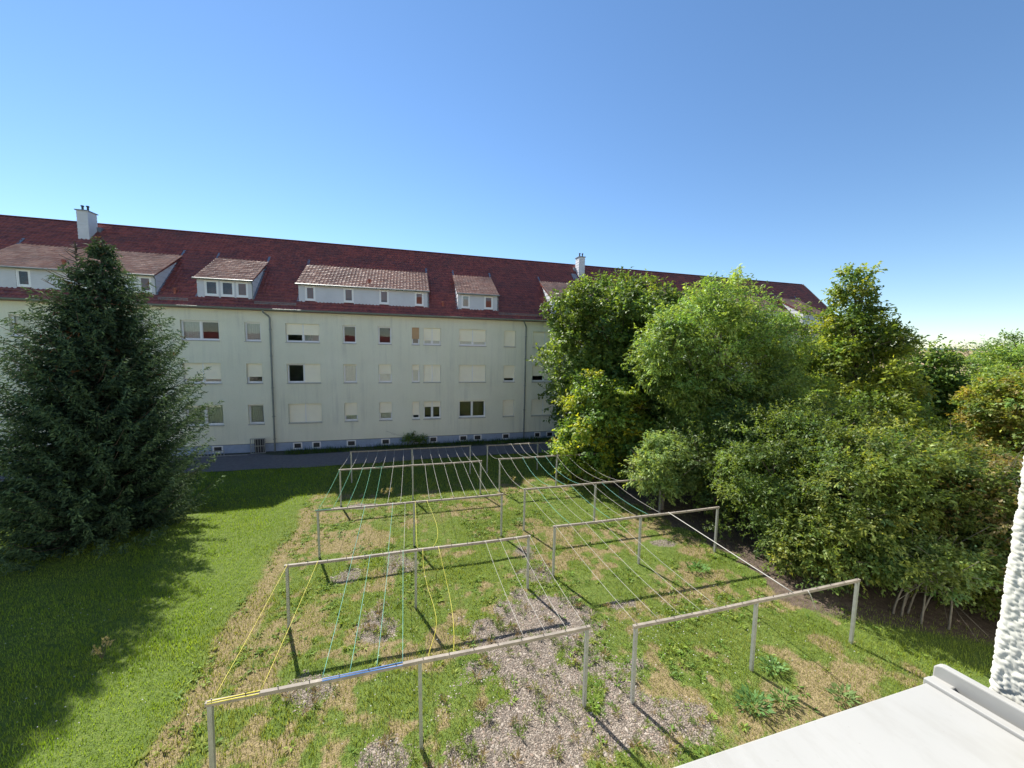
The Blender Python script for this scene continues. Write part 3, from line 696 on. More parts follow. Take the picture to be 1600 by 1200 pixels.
# ------------------------------------------------------------------ foliage
def unit(v): return v/np.maximum(np.linalg.norm(v, axis=-1, keepdims=True), 1e-9)
def kites(p, d, nrm, L, W, c, fold=.12):
    """leaf-shaped folded quads: base p, direction d, normal nrm"""
    s = unit(np.cross(d, nrm)); nn = np.cross(s, d); L = L[:, None]; W = W[:, None]
    mid = p+d*L*.45
    V = np.stack([p, mid+s*W*.5+nn*W*fold, p+d*L-nn*L*.12, mid-s*W*.5+nn*W*fold], 1).reshape(-1, 3)
    F = np.arange(len(p)*4).reshape(-1, 4)
    return V, F, np.repeat(c, 4, 0)
def rand_dir(n, zb=0):
    v = rng.normal(size=(n, 3)); v[:, 2] += zb; return unit(v)
def palette(n, pal, w=None):
    pal = np.array(pal); return pal[rng.choice(len(pal), n, p=w)]
def broadleaf(name, label, base, lobes, n_clump, sprays, leaves, L, W, pal, w=None, trunk_r=.2, limbs=14, clump_r=(.5, .95), barkm='bark', group=None, trunk_top=None, droop=.25, stems=1, crown_gap=0.0, cat='tree', shell=(.45, 1.06), nudge=.12):
    n_clump = int(n_clump*2.1); sprays = max(5, int(sprays*.5)); clump_r = (clump_r[0]*.62, clump_r[1]*.72); limbs = int(limbs*1.4)
    base = np.array(base, float); base[2] += float(gz(base[0], base[1]))
    root = empty(name, tuple(base)); tag(root, label, cat, group)
    lobes = list(lobes); big = [q for q in lobes if q[3] > 1.2]
    for q in big:
        for _k in range(3):
            dv_ = rand_dir(1, .35)[0]; f_ = rng.uniform(.32, .48); e_ = rng.uniform(.78, 1.02)
            lobes.append((q[0]+dv_[0]*q[3]*e_, q[1]+dv_[1]*q[4]*e_, max(.6, q[2]+dv_[2]*q[5]*e_*(.6 if dv_[2] > 0 else .9)), q[3]*f_, q[4]*f_, q[5]*f_*.9))
    lob = np.array(lobes, float); wt = lob[:, 3]*lob[:, 4]+lob[:, 5]*(lob[:, 3]+lob[:, 4])*.5; wt /= wt.sum()
    cc = []; out = []
    tries = 0
    while len(cc) < n_clump and tries < n_clump*12:
        tries += 1
        q = lob[rng.choice(len(lob), p=wt)]; dr = rand_dir(1, .15)[0]
        rr = rng.uniform(*shell) if rng.random() > .16 else rng.uniform(1.0, 1.22); p = q[:3]+dr*q[3:6]*rr
        inside = 0
        for q2 in lob:
            if np.linalg.norm((p-q2[:3])/q2[3:6]) < .52: inside = 1
        if inside and rng.random() < .8: continue
        if p[2] < .35: continue
        cc.append(p); out.append(unit(dr*np.array([1, 1, 1])/q[3:6]))
    cc = np.array(cc); out = np.array(out); nC = len(cc)
    cr = rng.uniform(*clump_r, nC)*rng.uniform(.6, 1.15, nC)
    ctint = rng.normal(0, .16, (nC, 1)); chue = rng.normal(0, .06, (nC, 1)); cpal = palette(nC, pal, w)
    N = nC*sprays; ci = np.repeat(np.arange(nC), sprays)
    # a clump: a dome of sprays round the end of a limb, denser on the outer side
    dv = unit(rng.normal(size=(N, 3)) + out[ci]*.85 + np.array([0, 0, .35])); rr = cr[ci]*rng.uniform(.25, 1, N)**.6
    sp = cc[ci]+dv*rr[:, None]*np.array([1, 1, .72])
    ax = unit(dv+rng.normal(0, .45, (N, 3))+np.array([nudge, -nudge*.4, .1-droop*.3]))
    K = N*leaves; si = np.repeat(np.arange(N), leaves); t = np.tile(np.arange(leaves)/max(1, leaves-1), N)
    sl_ = rng.uniform(.28, .5, N)*L/.15
    sidev = unit(np.cross(ax[si], rng.normal(0, .35, (K, 3))+np.array([0, 0, 1])))*np.where(np.arange(K) % 2, 1, -1)[:, None]
    p = sp[si]+ax[si]*(t*sl_[si])[:, None]+rng.normal(0, .02, (K, 3))
    dd = unit(ax[si]*.55+sidev*.9*(1.05-t)[:, None]+rng.normal(0, .28, (K, 3))-np.array([0, 0, droop]))
    nn = unit(np.array([0, 0, .75])+dv[si]*.6+rng.normal(0, .55, (K, 3)))
    c = cpal[ci][si]*(1+ctint[ci][si]+rng.normal(0, .13, (K, 1))); hsh = chue[ci][si]+rng.normal(0, .05, (K, 1))
    c = c*np.concatenate([1+hsh*1.6, 1+hsh*.5, 1-hsh], 1); c = np.clip(c*1.7, .004, .6)
    LL = L*rng.uniform(.5, 1.35, K); WW = W*rng.uniform(.6, 1.25, K)
    keep = p[:, 2]+base[2]*0 > .05
    V, F, C = kites(p[keep], dd[keep], nn[keep], LL[keep], WW[keep], c[keep])
    np_mesh('crown', V, F, M['leaf'], root, C)
    zmax = (lob[:, 2]+lob[:, 5]).max(); tt = trunk_top or zmax*.72
    m = MB()
    tips = cc[rng.permutation(nC)[:limbs]]
    for s_ in range(stems):
        off = np.array([rng.normal(0, .25), rng.normal(0, .25), 0]) if stems > 1 else np.zeros(3)
        ctr = lob[s_ % len(lob)][:3] if stems > 1 else (lob[:, :3]*wt[:, None]).sum(0)
        pts = []; wob = rng.normal(0, .10, (6, 2))*tt/8
        for k in range(6):
            u = k/5; pts.append((off[0]+(ctr[0]-off[0])*u**1.6+wob[k, 0]*u, off[1]+(ctr[1]-off[1])*u**1.6+wob[k, 1]*u, -.15+(tt+.15)*u))
        r0 = trunk_r/(1 if stems == 1 else 1.7)
        m.tube(pts, [r0*1.25, r0, r0*.85, r0*.65, r0*.42, r0*.15], 8)
        for tp in tips[s_::stems]:
            u = np.clip(tp[2]/tt*.62, .12, .85); i = min(4, int(u*5)); fr = u*5-i
            a = np.array(pts[i])*(1-fr)+np.array(pts[i+1])*fr; mid = a*.5+tp*.5+np.array([0, 0, .08*np.linalg.norm(tp-a)])+rng.normal(0, .12, 3)
            m.tube([a, a*.72+mid*.28+rng.normal(0, .04, 3), mid, tp], [r0*.42, r0*.34, r0*.22, .012], 6)
            for q in range(3):
                e_ = tp+rng.normal(0, .5, 3); m.tube([mid*.5+tp*.5, (mid*.3+tp*.4+e_*.3), e_], [r0*.12, r0*.08, .006], 4)
    m.build('trunk', M[barkm], root, True)
    return root
GD = [(.07, .11, .024), (.095, .145, .032), (.125, .18, .045), (.08, .125, .035)]
GA = [(.10, .16, .035), (.14, .205, .05), (.175, .245, .065), (.115, .18, .05)]
GY = [(.21, .24, .025), (.15, .20, .03), (.08, .14, .03), (.24, .19, .03)]
GO = [(.12, .16, .035), (.17, .20, .045), (.095, .14, .035), (.08, .125, .03)]
broadleaf('maple_tree', 'tall dark green round-crowned tree in front of the building facade', (13.6, 23.2, 0),
          [(-.2, 0, 9.0, 3.4, 3.2, 3.2), (-2.0, -.3, 6.4, 2.7, 2.6, 3.4), (1.4, .2, 6.6, 3.0, 2.8, 3.6), (-.6, -.6, 4.2, 3.4, 2.8, 2.6), (2.4, .3, 9.4, 2.6, 2.4, 2.6), (3.0, -.8, 5.0, 2.4, 2.2, 3.0), (1.2, -2.2, 3.6, 2.2, 1.8, 2.4), (2.2, -1.6, 7.4, 1.9, 1.7, 2.2)],
          470, 26, 9, .20, .15, GD, None, .28, 26, (.6, 1.05))
broadleaf('ash_tree', 'large pale green windblown tree at the centre of the grove', (15.6, 16.5, 0),
          [(.2, 0, 7.7, 3.0, 2.8, 2.9), (-2.2, -.4, 6.6, 1.9, 2.0, 2.4), (2.3, -.3, 6.9, 2.5, 2.3, 3.0), (.4, -.8, 5.0, 3.3, 2.3, 2.0), (3.8, -.6, 4.8, 2.0, 1.8, 2.0), (-.6, -.9, 3.2, 2.2, 1.8, 1.8), (2.2, -1.0, 2.6, 2.4, 1.8, 1.9), (-2.4, -.2, 7.6, 1.5, 1.5, 1.7)],
          450, 30, 10, .17, .07, GA, None, .26, 30, (.5, .95), 'barkg', None, None, .35, nudge=.35)
broadleaf('yellowing_bush', 'tall bush with yellowing leaves beside the far right drying rack', (10.55, 18.5, 0),
          [(0, 0, 3.4, 2.0, 1.9, 2.2), (-1.0, -.2, 1.9, 1.6, 1.5, 1.7), (1.2, -.2, 2.6, 1.8, 1.6, 2.0), (.2, .3, 1.2, 2.2, 1.5, 1.1)],
          170, 24, 9, .17, .13, GY, [.14, .26, .58, .02], .14, 14, (.4, .75), stems=3, cat='bush')
broadleaf('ash_sapling', 'small pale ash sapling leaning over the middle right drying rack', (11.2, 14.0, 0),
          [(-.2, 0, 2.55, .8, .7, .75), (-1.05, -.2, 1.9, .75, .6, .45), (.55, -.1, 1.9, .8, .7, .6), (-.4, -.4, 1.3, .6, .5, .4), (.9, .2, 2.7, .7, .6, .5)],
          75, 24, 10, .15, .06, [(.14, .20, .065), (.17, .235, .08), (.12, .18, .06)], None, .07, 12, (.3, .6), 'barkg', droop=.4)
broadleaf('hornbeam_tree', 'tall cone-shaped yellow-green tree to the right of the building gable', (26.0, 16.6, 0),
          [(0, 0, 11.2, .75, .75, 1.3), (.1, 0, 9.7, 1.1, 1.1, 1.6), (.1, 0, 7.9, 2.0, 1.9, 1.8), (.1, 0, 6.0, 3.1, 2.9, 2.0), (-.3, -.3, 4.0, 3.7, 3.2, 2.0), (.6, -.2, 2.2, 3.6, 3.2, 2.0)],
          430, 24, 9, .19, .125, [(.13, .17, .028), (.165, .20, .032), (.10, .148, .028), (.078, .12, .026)], None, .24, 26, (.4, .8), trunk_top=11.5)
shr = [((13.5, 12.7, 0), [(0, 0, 2.6, 1.9, 1.7, 2.1), (.4, .6, 1.3, 2.0, 1.6, 1.3), (1.6, 1.0, 3.4, 1.9, 1.6, 1.9)], GD, 'dark leafy shrub under the ash at the far end of the thicket', 150),
       ((13.5, 10.2, 0), [(0, 0, 2.6, 2.0, 1.7, 2.0), (-.9, -.2, 1.5, 1.4, 1.4, 1.4), (1.8, .6, 3.6, 2.0, 1.8, 1.7)], GD, 'dark green shrub overhanging the bare earth strip', 170),
       ((16.0, 10.6, 0), [(0, 0, 3.6, 1.9, 1.8, 2.0), (1.3, .3, 4.0, 1.6, 1.6, 1.5), (.5, -.5, 2.0, 2.0, 1.6, 1.8)], GO, 'olive shrub with the tallest tip in the thicket', 180),
       ((13.9, 8.0, 0), [(0, 0, 3.1, 1.9, 1.6, 1.9), (-.8, .1, 1.6, 1.6, 1.3, 1.5), (.9, -.2, 4.1, 1.5, 1.4, 1.2)], GO, 'olive-green shrub behind the nearest right drying rack', 190),
       ((16.4, 7.5, 0), [(0, 0, 3.2, 2.0, 1.6, 2.0), (.8, .2, 4.1, 1.7, 1.5, 1.0), (-.2, -.4, 1.6, 2.0, 1.4, 1.5)], [(.10, .135, .03), (.14, .16, .04), (.09, .125, .03), (.155, .135, .05)], 'bronze-tipped shrub in the middle of the thicket', 190),
       ((16.2, 5.5, 0), [(0, 0, 2.6, 1.8, 1.3, 1.8), (.8, .2, 3.4, 1.5, 1.2, 1.2), (.2, 0, 1.3, 1.8, 1.2, 1.2)], [(.08, .115, .03), (.10, .135, .03), (.065, .10, .025), (.15, .12, .05)], 'reddish-tipped shrub next to the white wall', 170),
       ((20.4, 8.4, 0), [(0, 0, 2.8, 2.2, 1.8, 1.9), (1.8, .2, 3.0, 2.0, 1.6, 1.6), (0, 0, 1.2, 2.4, 1.8, 1.2)], [(.12, .15, .035), (.16, .175, .045), (.16, .14, .055), (.10, .135, .03)], 'brownish-green shrub along the back of the thicket', 190),
       ((24.5, 8.8, 0), [(0, 0, 2.2, 2.4, 1.8, 1.9), (2.4, -.2, 2.2, 2.2, 1.8, 1.8)], GO, 'farthest low shrub behind the thicket at right', 130)]
for (bp_, lb_, pal_, lab_, n_), zf in zip(shr, (1, 1, .88, .88, .80, .92, .66, .6)):
    lb_ = [(q[0], q[1], q[2]*zf, q[3], q[4], q[5]*zf) for q in lb_]
    broadleaf('shrub', lab_, bp_, lb_, int(n_*1.15), 24, 10, .115, .055, [tuple(.80*v for v in q) for q in pal_], None, .10, 16, (.38, .8), stems=4, group='shrubs of the thicket', cat='shrub', nudge=.2, shell=(.35, 1.14))
broadleaf('low_bush', 'low light-green bush with bare grey stems at the edge of the thicket', (13.6, 6.15, 0), [(0, 0, 1.55, .85, .7, .45), (.75, -.1, 1.75, .7, .6, .45), (-.5, .1, 1.5, .5, .5, .3)], 46, 24, 10, .10, .06, [(.12, .165, .05), (.10, .15, .045), (.14, .18, .06)], None, .042, 16, (.22, .42), 'barkg', stems=7, cat='bush', trunk_top=1.6)
broadleaf('dark_tree', 'dark rounded tree right behind the cone-shaped tree', (38.6, 19.0, 0), [(0, 0, 5.8, 1.3, 1.3, 2.0), (.3, 0, 3.8, 1.6, 1.6, 2.0), (-.6, 0, 2.4, 1.9, 1.6, 1.8)], 150, 20, 8, .24, .17, GD, None, .2, 12, (.5, .9))
broadleaf('light_tree', 'light green feathery tree at the right edge against the sky', (58.6, 22.3, 0), [(0, 0, 6.5, 3.4, 3, 2.6), (-2.6, 0, 4.4, 2.6, 2.4, 2.3), (4.4, 0, 6.3, 3, 2.6, 2.6), (1.5, 0, 3.4, 4, 3, 2)], 180, 20, 9, .30, .12, [(.12, .18, .05), (.14, .20, .05), (.10, .155, .045)], None, .22, 14, (.6, 1.1), droop=.4)
broadleaf('bronze_tree', 'yellow-bronze rounded tree at the right edge below the light green one', (37.0, 13.6, 0), [(0, 0, 4.0, 2.2, 2.0, 2.0), (-1.2, 0, 2.6, 1.9, 1.8, 1.9), (1.8, 0, 3.8, 2.4, 2, 2.4)], 180, 20, 9, .19, .13, [(.15, .17, .035), (.13, .165, .035), (.17, .15, .045), (.10, .14, .03)], None, .16, 12, (.45, .85))
broadleaf('round_bush', 'dark round bush on the far green lawn', (66.0, 30.5, 0), [(0, 0, 1.6, 2.4, 2.2, 1.7)], 45, 18, 8, .3, .2, GD, None, .1, 4, (.5, .8), cat='bush')
broadleaf('thin_tree', 'sparse thin-branched tree standing alone before the far field', (120, 51.5, 0), [(0, 0, 8.0, 4.4, 4, 2.6), (0, 0, 5, 3, 3, 3)], 36, 12, 5, .34, .16, [(.09, .11, .05), (.11, .12, .06)], None, .3, 22, (.5, 1.0))

# spruce
def spruce(base, Ht, prof):
    base = np.array(base, float); base[2] += float(gz(base[0], base[1]))
    root = empty('spruce_tree', tuple(base)); tag(root, 'big dark blue-green spruce covering the left end of the building', 'tree')
    P_, D_, N_, L_, W_, C_ = [], [], [], [], [], []
    m = MB(); m.tube([(0, 0, -.2), (.24, 0, Ht*.4), (.54, .05, Ht*.75), (.80, 0, Ht)], [.26, .19, .09, .01], 10)
    z_ = .35; zs, rs = zip(*prof)
    while z_ < Ht-.12:
        R_ = float(np.interp(z_, zs, rs))*.87; nb = int(11+R_*3.6)
        a0 = rng.uniform(0, 6.28)
        for k in range(nb):
            a = a0+2*math.pi*k/nb+rng.normal(0, .14); l_ = R_*rng.uniform(.78, 1.12)*(1.12 if rng.random() < .12 else 1); zb = z_+rng.normal(0, .08)
            h = np.array([math.cos(a), math.sin(a), 0]); up = .55*(z_/Ht)-.18
            ns = max(4, int(l_/.095)); t = (np.arange(ns)+.5)/ns
            dip = l_*(up*t - .26*np.sin(math.pi*t)*(1-z_/Ht) + .18*t**2.5)
            pts = np.stack([h[0]*l_*t, h[1]*l_*t, zb+dip], 1)
            if k % 2 == 0: m.tube([(0, 0, zb-.05)]+[tuple(p) for p in pts[::max(1, ns//4)]], [.03]+list(np.linspace(.026, .006, len(pts[::max(1, ns//4)]))), 4, False)
            sd2 = np.array([-h[1], h[0], 0])
            for i in range(ns):
                if t[i] < .12: continue
                tl = (.16+.50*(1-t[i])*min(1, l_/2.2))*rng.uniform(.7, 1.2)
                for sg in (-1, 1):
                    dr = unit(h*.75+sd2*sg*.85*(1.15-t[i]*.8)+np.array([0, 0, rng.normal(.02, .16)-.12]))
                    kn = max(4, int(tl/.055)); tt = (np.arange(kn)+.4)/kn
                    pp = pts[i]+dr*(tt*tl)[:, None]+np.array([0, 0, -1.0])*(tt**2*tl*.18)[:, None]
                    dd = unit(dr*.8+rng.normal(0, .42, (kn, 3)))
                    P_.append(pp); D_.append(dd); N_.append(unit(rng.normal(0, .7, (kn, 3))+np.array([0, 0, 1.])))
                    L_.append(rng.uniform(.10, .18, kn)); W_.append(rng.uniform(.03, .05, kn)*(2.0 if t[i] < .62 else 1.0))
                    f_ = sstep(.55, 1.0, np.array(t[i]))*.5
                    cb = np.array([.05, .09, .05])*(1-f_)+np.array([.16, .24, .10])*f_  # inner shade and lit tips are put into the needle colour
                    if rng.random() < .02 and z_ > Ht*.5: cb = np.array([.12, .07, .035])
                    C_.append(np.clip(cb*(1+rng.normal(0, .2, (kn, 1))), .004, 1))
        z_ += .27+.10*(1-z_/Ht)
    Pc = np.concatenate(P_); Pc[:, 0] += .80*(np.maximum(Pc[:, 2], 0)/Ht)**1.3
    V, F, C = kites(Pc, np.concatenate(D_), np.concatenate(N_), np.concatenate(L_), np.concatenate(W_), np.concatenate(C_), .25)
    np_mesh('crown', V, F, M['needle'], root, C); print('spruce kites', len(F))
    m.build('trunk', M['bark'], root, True)
spruce((-11.45, 17.4, 0), 10.95, [(0, 3.4), (1, 3.7), (2.4, 3.75), (4.2, 3.5), (5.4, 3.1), (6.6, 2.55), (8.0, 1.72), (9.2, 1.02), (10.2, .42), (10.95, .03)])

# ------------------------------------------------------------------ grass, weeds, gravel, flowers
def blades(n, xr, yr, dens, hmin, hmax, wid, pals, spread=.5):
    x = rng.uniform(*xr, n); y = rng.uniform(*yr, n)
    keep = rng.random(n) < dens(x, y); x, y = x[keep], y[keep]; k = len(x)
    h = rng.uniform(hmin, hmax, k)*(.65+.8*fbm(x*.8, y*.8, 21)); a = rng.uniform(0, 6.28, k); ln = rng.uniform(.15, 1.0, k)*spread
    p = np.stack([x, y, gz(x, y)-.01], 1); s = np.stack([np.cos(a+1.57), np.sin(a+1.57), 0*a], 1)*(wid*rng.uniform(.7, 1.3, k))[:, None]*.5
    tip = p+np.stack([np.cos(a)*ln*h, np.sin(a)*ln*h, h], 1)
    V = np.stack([p-s, p+s, tip], 1).reshape(-1, 3); c = pals(x, y, k)
    return V, np.arange(k*3).reshape(-1, 3), np.repeat(c, 3, 0)
def gcol(x, y, k):
    g, d, e = masks(x, y); n1 = fbm(x*.7, y*.7, 33, 3)[:, None]
    lush = np.array([.18, .26, .045])*(.8+.5*n1); yel = np.array([.26, .28, .05])
    c = lush*(1-.5*n1)+yel*(.5*n1)
    left = (1-sstep(-5.5, -3.5, x))[:, None]; n4 = fbm(x*2.6, y*2.6, 37, 3)[:, None]; c = c*(1-left)+(np.array([.20, .33, .03])*(1-n4*.6)+np.array([.27, .31, .06])*n4*.6)*(.55+.5*n1+.4*n4)*left
    straw = np.where(rng.random((k, 1)) < .55, np.array([[.31, .26, .155]]), np.array([[.23, .23, .07]])); f = np.clip(d[:, None]*1.15-.1*rng.random((k, 1)), 0, 1)*(rng.random((k, 1)) < .8)
    c = c*(1-f)+straw*f
    return np.clip(c*(1+rng.normal(0, .22, (k, 1))), .005, .8)
def gd(x, y):
    g, d, e = masks(x, y); dist = np.hypot(x, y)
    return (1-.97*g)*(1-.45*d)*(1-.93*e)*np.clip(11/dist, .35, 1.0)
V, F, C = blades(430000, (-12, 14.5), (4.6, 18.9), gd, .035, .10, .014, gcol)
tag(np_mesh('grass', V, F, M['blade'], cols=C), 'short patchy green and straw-coloured grass across the drying yard', 'grass', kind='stuff'); print('blades', len(F))
V, F, C = blades(150000, (-25, 16), (12, 24.8), lambda x, y: np.where((y > 18.9) | (x < -12), .9, 0)*(1-masks(x, y)[2]), .06, .14, .022, gcol)
tag(np_mesh('shaded_grass', V, F, M['blade'], cols=C), 'long dark grass in the shade beside the building path', 'grass', kind='stuff')
V, F, C = blades(16000, (-8.2, 30), (27.9, 28.95), lambda x, y: np.clip(.15+1.3*(fbm(x*.6, y*2, 51)-.3), 0, 1), .12, .38, .03, lambda x, y, k: np.clip(np.array([.06, .11, .02])*(1+rng.normal(0, .25, (k, 1))), .005, 1), .7)
V[:, 2] += .02
tag(np_mesh('border_weeds', V, F, M['blade'], cols=C), 'straggly dark weeds growing along the foot of the blue plinth', 'weeds', kind='stuff')
# broad-leaved weed rosettes and tufts
def rosettes(cx, cy, size, nl, colr, lw=.32, up=.55):
    n = len(cx); K = n*nl; i = np.repeat(np.arange(n), nl); a = rng.uniform(0, 6.28, K)
    el = rng.uniform(.15, 1.0, K)*up*1.6
    d = unit(np.stack([np.cos(a), np.sin(a), el], 1)); r0 = size[i]*rng.uniform(0, .35, K)
    p = np.stack([cx[i]+np.cos(a)*r0, cy[i]+np.sin(a)*r0, gz(cx[i], cy[i])+rng.uniform(0, .35, K)*size[i]*up], 1)
    nn = unit(np.array([0, 0, 1.])-d*d[:, 2:3]+rng.normal(0, .3, (K, 3)))
    L = size[i]*rng.uniform(.5, 1.1, K); c = np.clip(colr[i]*(1+rng.normal(0, .2, (K, 1))), .004, .7)
    return kites(p, d, nn, L, L*lw*rng.uniform(.7, 1.3, K), c)
n = 15000; x = rng.uniform(-4.6, 12, n); y = rng.uniform(4.6, 18.6, n); g, d, e = masks(x, y)
wd = sstep(.46, .64, fbm(x*.75, y*.75, 61, 4))*(1-d)*(1-g*.95)*(1-e*.95)
k = rng.random(n) < wd*.85+.02*(1-g); x, y = x[k], y[k]
cpal = palette(len(x), [(.15, .25, .04), (.20, .29, .045), (.12, .21, .04), (.23, .27, .05)])
V, F, C = rosettes(x, y, rng.uniform(.06, .14, len(x)), 9, cpal); 
tag(np_mesh('weed_patches', V, F, M['blade'], cols=C), 'bright green broad-leaved weeds in patches over the drying yard', 'weeds', kind='stuff'); print('rosettes', len(x))
n = 2600; x = rng.uniform(-3.5, 6.2, n); y = rng.uniform(4.8, 13, n); g, d, e = masks(x, y)
k = (g > .35) & (rng.random(n) < .25+.9*(fbm(x*1.1, y*1.1, 77)-.3)); x, y = x[k], y[k]
V, F, C = rosettes(x, y, rng.uniform(.05, .17, len(x))**1.0, 26, palette(len(x), [(.13, .19, .035), (.17, .20, .05), (.22, .16, .07), (.10, .17, .03)]), .12, 1.0)
tag(np_mesh('gravel_tufts', V, F, M['blade'], cols=C), 'small grass tufts sprouting through the bare gravel', 'weeds', kind='stuff')
n = 60000; x = rng.uniform(-3.2, 6.2, n); y = rng.uniform(4.7, 13.2, n); g, d, e = masks(x, y)
k = rng.random(n) < g*np.clip(8/np.hypot(x, y), .3, 1); x, y = x[k], y[k]; n = len(x)
oct_ = np.array([(1, 0, 0), (0, 1, 0), (-1, 0, 0), (0, -1, 0), (0, 0, 1.)]); of = np.array([(0, 1, 4), (1, 2, 4), (2, 3, 4), (3, 0, 4)])
rot = rng.uniform(0, 6.28, n); sz = rng.uniform(.008, .019, n)*(1+1.0*(rng.random(n) < .06))
vv = oct_[None]*(1+rng.normal(0, .22, (n, 5, 3)))*sz[:, None, None]*np.array([1.2, .9, .75])
vx = vv[..., 0]*np.cos(rot)[:, None]-vv[..., 1]*np.sin(rot)[:, None]; vy = vv[..., 0]*np.sin(rot)[:, None]+vv[..., 1]*np.cos(rot)[:, None]
V = np.stack([vx+x[:, None], vy+y[:, None], vv[..., 2]+.004+(fbm(x*.9, y*.9, 5)-.5)[:, None]*.05+gz(x, y)[:, None]], -1).reshape(-1, 3)
F = (of[None]+(np.arange(n)*5)[:, None, None]).reshape(-1, 3)
C = np.repeat(palette(n, [(.265, .22, .18), (.31, .265, .22), (.19, .157, .13), (.36, .315, .27), (.27, .205, .165)]), 5, 0)
tag(np_mesh('gravel', V, F, M['stone'], cols=C), 'loose grey-pink gravel in bare patches between the racks', 'gravel', kind='stuff'); print('stones', n)
# white clover and daisy heads
fx, fy = [], []
for (cx, cy, sx, sy, k) in ((6.2, 7.6, .9, .35, 70), (7.9, 8.2, .8, .3, 30), (-6.6, 8.0, 1.2, 1.0, 12), (-8.6, 11.6, .6, .3, 22), (0, 9.5, 1.2, 1.2, 40), (5.6, 6.6, 1.5, .6, 40), (-1, 6.8, 2.0, .8, 40), (-5.6, 8.5, .9, 2.0, 20), (8.5, 7, 1, .6, 25), (1.3, 7.6, .6, .6, 20)):
    fx.append(rng.normal(cx, sx, k)); fy.append(rng.normal(cy, sy, k))
fx = np.concatenate(fx); fy = np.concatenate(fy); k = (fy > 4.6); fx, fy = fx[k], fy[k]
V = []; F = []; hx = [(math.cos(q*1.047), math.sin(q*1.047)) for q in range(6)]
for (a, b_) in zip(fx, fy):
    r_ = random.uniform(.008, .015); zf = float(gz(a, b_))+random.uniform(.07, .13); n0 = len(V)
    V += [(a+c_*r_, b_+s_*r_, zf+random.uniform(-.004, .004)) for c_, s_ in hx]+[(a, b_, zf+.012)]
    F += [(n0+q, n0+(q+1) % 6, n0+6) for q in range(6)]
tag(np_mesh('daisies', np.array(V), np.array(F), M['sillw']), 'tiny white flower heads dotted through the grass', 'flowers', kind='stuff')
# single larger weeds
def dock(loc, label, size, nl, cbase):
    r = empty('dock_plant', (loc[0], loc[1], float(gz(*loc)))); tag(r, label, 'plant', 'large broad-leaved weeds')
    K = nl; a = rng.uniform(0, 6.28, K); size = size*.72; rr = rng.uniform(0, 1, K)**.6*size
    d = unit(np.stack([np.cos(a), np.sin(a), rng.uniform(.1, 1.1, K)], 1)); p = np.stack([np.cos(a)*rr, np.sin(a)*rr*.7, rng.uniform(.0, .16, K)], 1)
    nn = unit(np.array([0, 0, 1.])-d*d[:, 2:3]+rng.normal(0, .25, (K, 3))); L = rng.uniform(.06, .15, K)
    V, F, C = kites(p, d, nn, L, L*.38, np.clip(np.array(cbase)*1.5*(1+rng.normal(0, .22, (K, 1))), .004, .5)); np_mesh('leaves', V, F, M['blade'], r, C)
dock((6.75, 5.35), 'long dark-leaved dock plant, nearest of the big weeds by the sill', .48, 170, (.07, .14, .04))
dock((7.45, 5.25), 'small leafy dock plant just right of the longest big weed', .30, 90, (.085, .15, .04))
dock((8.75, 5.0), 'dusty green weed close to the window sill edge', .36, 120, (.10, .15, .05))
dock((8.0, 5.95), 'leafy weed beside the middle post of the nearest right rack', .36, 120, (.085, .155, .045))
dock((4.35, 14.2), 'dark leafy weed between the left and right racks', .3, 80, (.08, .14, .035))
dock((9.2, 9.6), 'spreading dark weed at the shaded edge of the earth strip', .5, 150, (.075, .15, .035))
def dryweed(loc, label, h):
    r = empty('dry_weed', (loc[0], loc[1], float(gz(*loc)))); tag(r, label, 'plant', 'pale seeding weeds')
    m = MB(); P_ = []; D_ = []
    for k in range(7):
        a = rng.uniform(0, 6.28); t = np.array([math.cos(a)*.16*h/.5, math.sin(a)*.16*h/.5, h*rng.uniform(.6, 1)]); m.tube([(0, 0, 0), tuple(t*.5+np.array([0, 0, .05])), tuple(t)], .004, 4)
        for q in range(12): P_.append(t*rng.uniform(.6, 1)); D_.append(unit(t+rng.normal(0, .3, 3)))
    m.build('stem', M['bark'], r)
    n = len(P_); V, F, C = kites(np.array(P_), np.array(D_), rand_dir(n), rng.uniform(.05, .10, n), rng.uniform(.02, .04, n), np.clip(np.array([.42, .36, .2])*(1+rng.normal(0, .12, (n, 1))), 0, 1)); tag(np_mesh('seed_heads', V, F, M['blade'], r, C), kind='stuff')
dryweed((-6.75, 10.0), 'pale dry seeding weed at the edge of the spruce shadow', .45)
dryweed((-.95, 18.3), 'pale dry weed in the shade behind the middle left rack', .5)
dryweed((-1.2, 18.4), 'straw-coloured weed next to the dry one under the green lines', .4)
dryweed((5.3, 18.5), 'pale seeding weed under the second-farthest right rack', .45)
broadleaf('wall_shrub', 'small dark shrub growing against the blue plinth', (.35, 28.6, 0), [(0, 0, .42, .8, .3, .38)], 18, 16, 7, .10, .05, GD, None, .03, 6, (.15, .3), stems=3, cat='shrub')

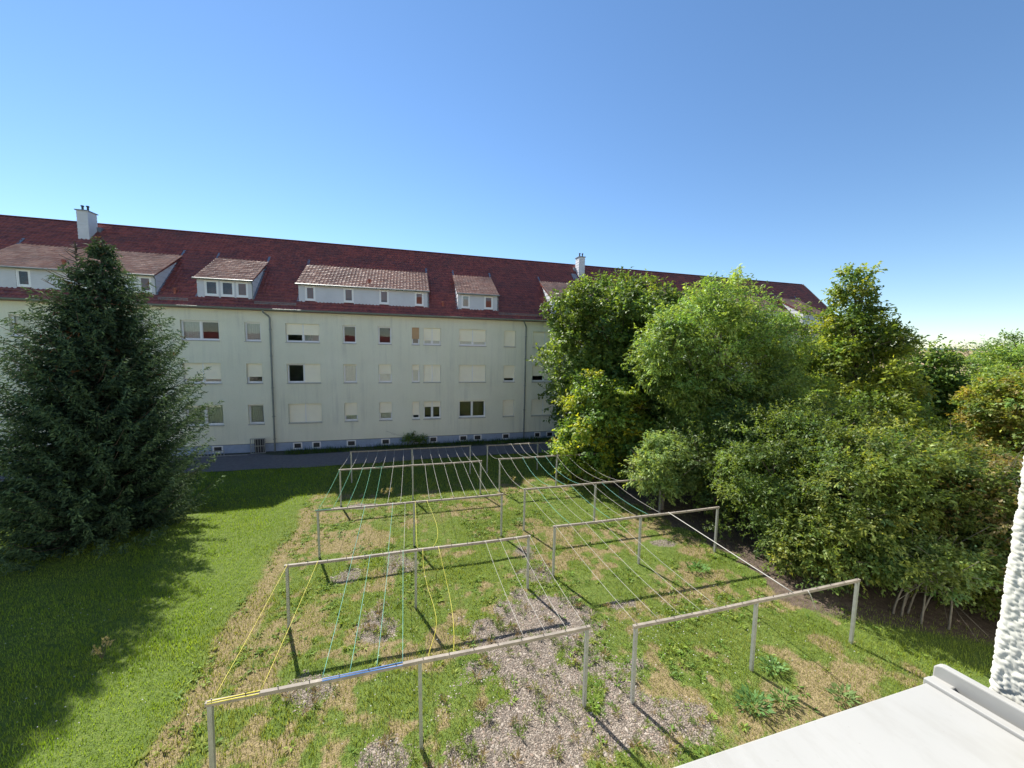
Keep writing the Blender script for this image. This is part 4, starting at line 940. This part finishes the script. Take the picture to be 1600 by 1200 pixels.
# ------------------------------------------------------------------ far road and parked cars
b = MB(); b.quad((62, 24, -.36), (75, 27, -.36), (75, 31.5, -.36), (62, 28.5, -.36))
b = MB()
for (x0, x1) in ((96, 130), (130, 175), (175, 230)):
    c0, c1 = x0*.4345, x1*.4375
    b.quad((x0, c0-1.6, -.36+x0*0), (x1, c1-2.4, -.36), (x1, c1+2.4, -.36), (x0, c0+1.6, -.36))
tag(b.build('road', M['road']), kind='structure')
def car(name, loc, rz, paint, label):
    r = empty(name, loc); r.rotation_euler.z = rz; tag(r, label, 'car', 'cars parked beyond the thicket')
    m = MB(); m.prism([(-2.1, .25), (-2.15, .7), (-1.9, .88), (-1.0, .95), (1.0, .95), (1.9, .8), (2.1, .62), (2.12, .25)], 'y', -.86, .86); m.build('body', paint, r, bevel=.06)
    m = MB(); m.v += [(-1.75, -.78, .9), (1.1, -.78, .93), (1.1, .78, .93), (-1.75, .78, .9), (-1.3, -.62, 1.42), (.35, -.62, 1.45), (.35, .62, 1.45), (-1.3, .62, 1.42)]
    m.f += [(4, 5, 6, 7), (0, 1, 5, 4), (1, 2, 6, 5), (2, 3, 7, 6), (3, 0, 4, 7)]; m.build('cabin', M['dark'], r, bevel=.05)
    MB().box(-1.2, .3, -.6, .6, 1.43, 1.48).build('roof', paint, r, bevel=.02)
    for (wx, wy) in ((-1.3, -.8), (1.3, -.8), (-1.3, .8), (1.3, .8)): MB().tube([(wx, wy-.1, .31), (wx, wy+.1, .31)], .31, 14).build('wheel', M['rubber'], r)
    for wy in (-.6, .6): MB().box(2.06, 2.13, wy-.18, wy+.18, .58, .72).build('headlight', M['white'], r, bevel=.02)
car('parked_car', (56.0, 25.9, -.4), .3, M['card'], 'dark parked car half hidden behind the thicket')
car('parked_car', (73.0, 28.6, -.4), .3, M['carw'], 'silver parked car glimpsed between the far right trees')
for o in bpy.data.objects:
    if o.type == 'MESH' and len(o.data.polygons) > 60000: print(o.name, o.parent.name if o.parent else '', len(o.data.polygons))
tot = sum(len(o.data.loops)-2*len(o.data.polygons) for o in bpy.data.objects if o.type == 'MESH')
print('triangles', tot, 'objects', len(bpy.data.objects))
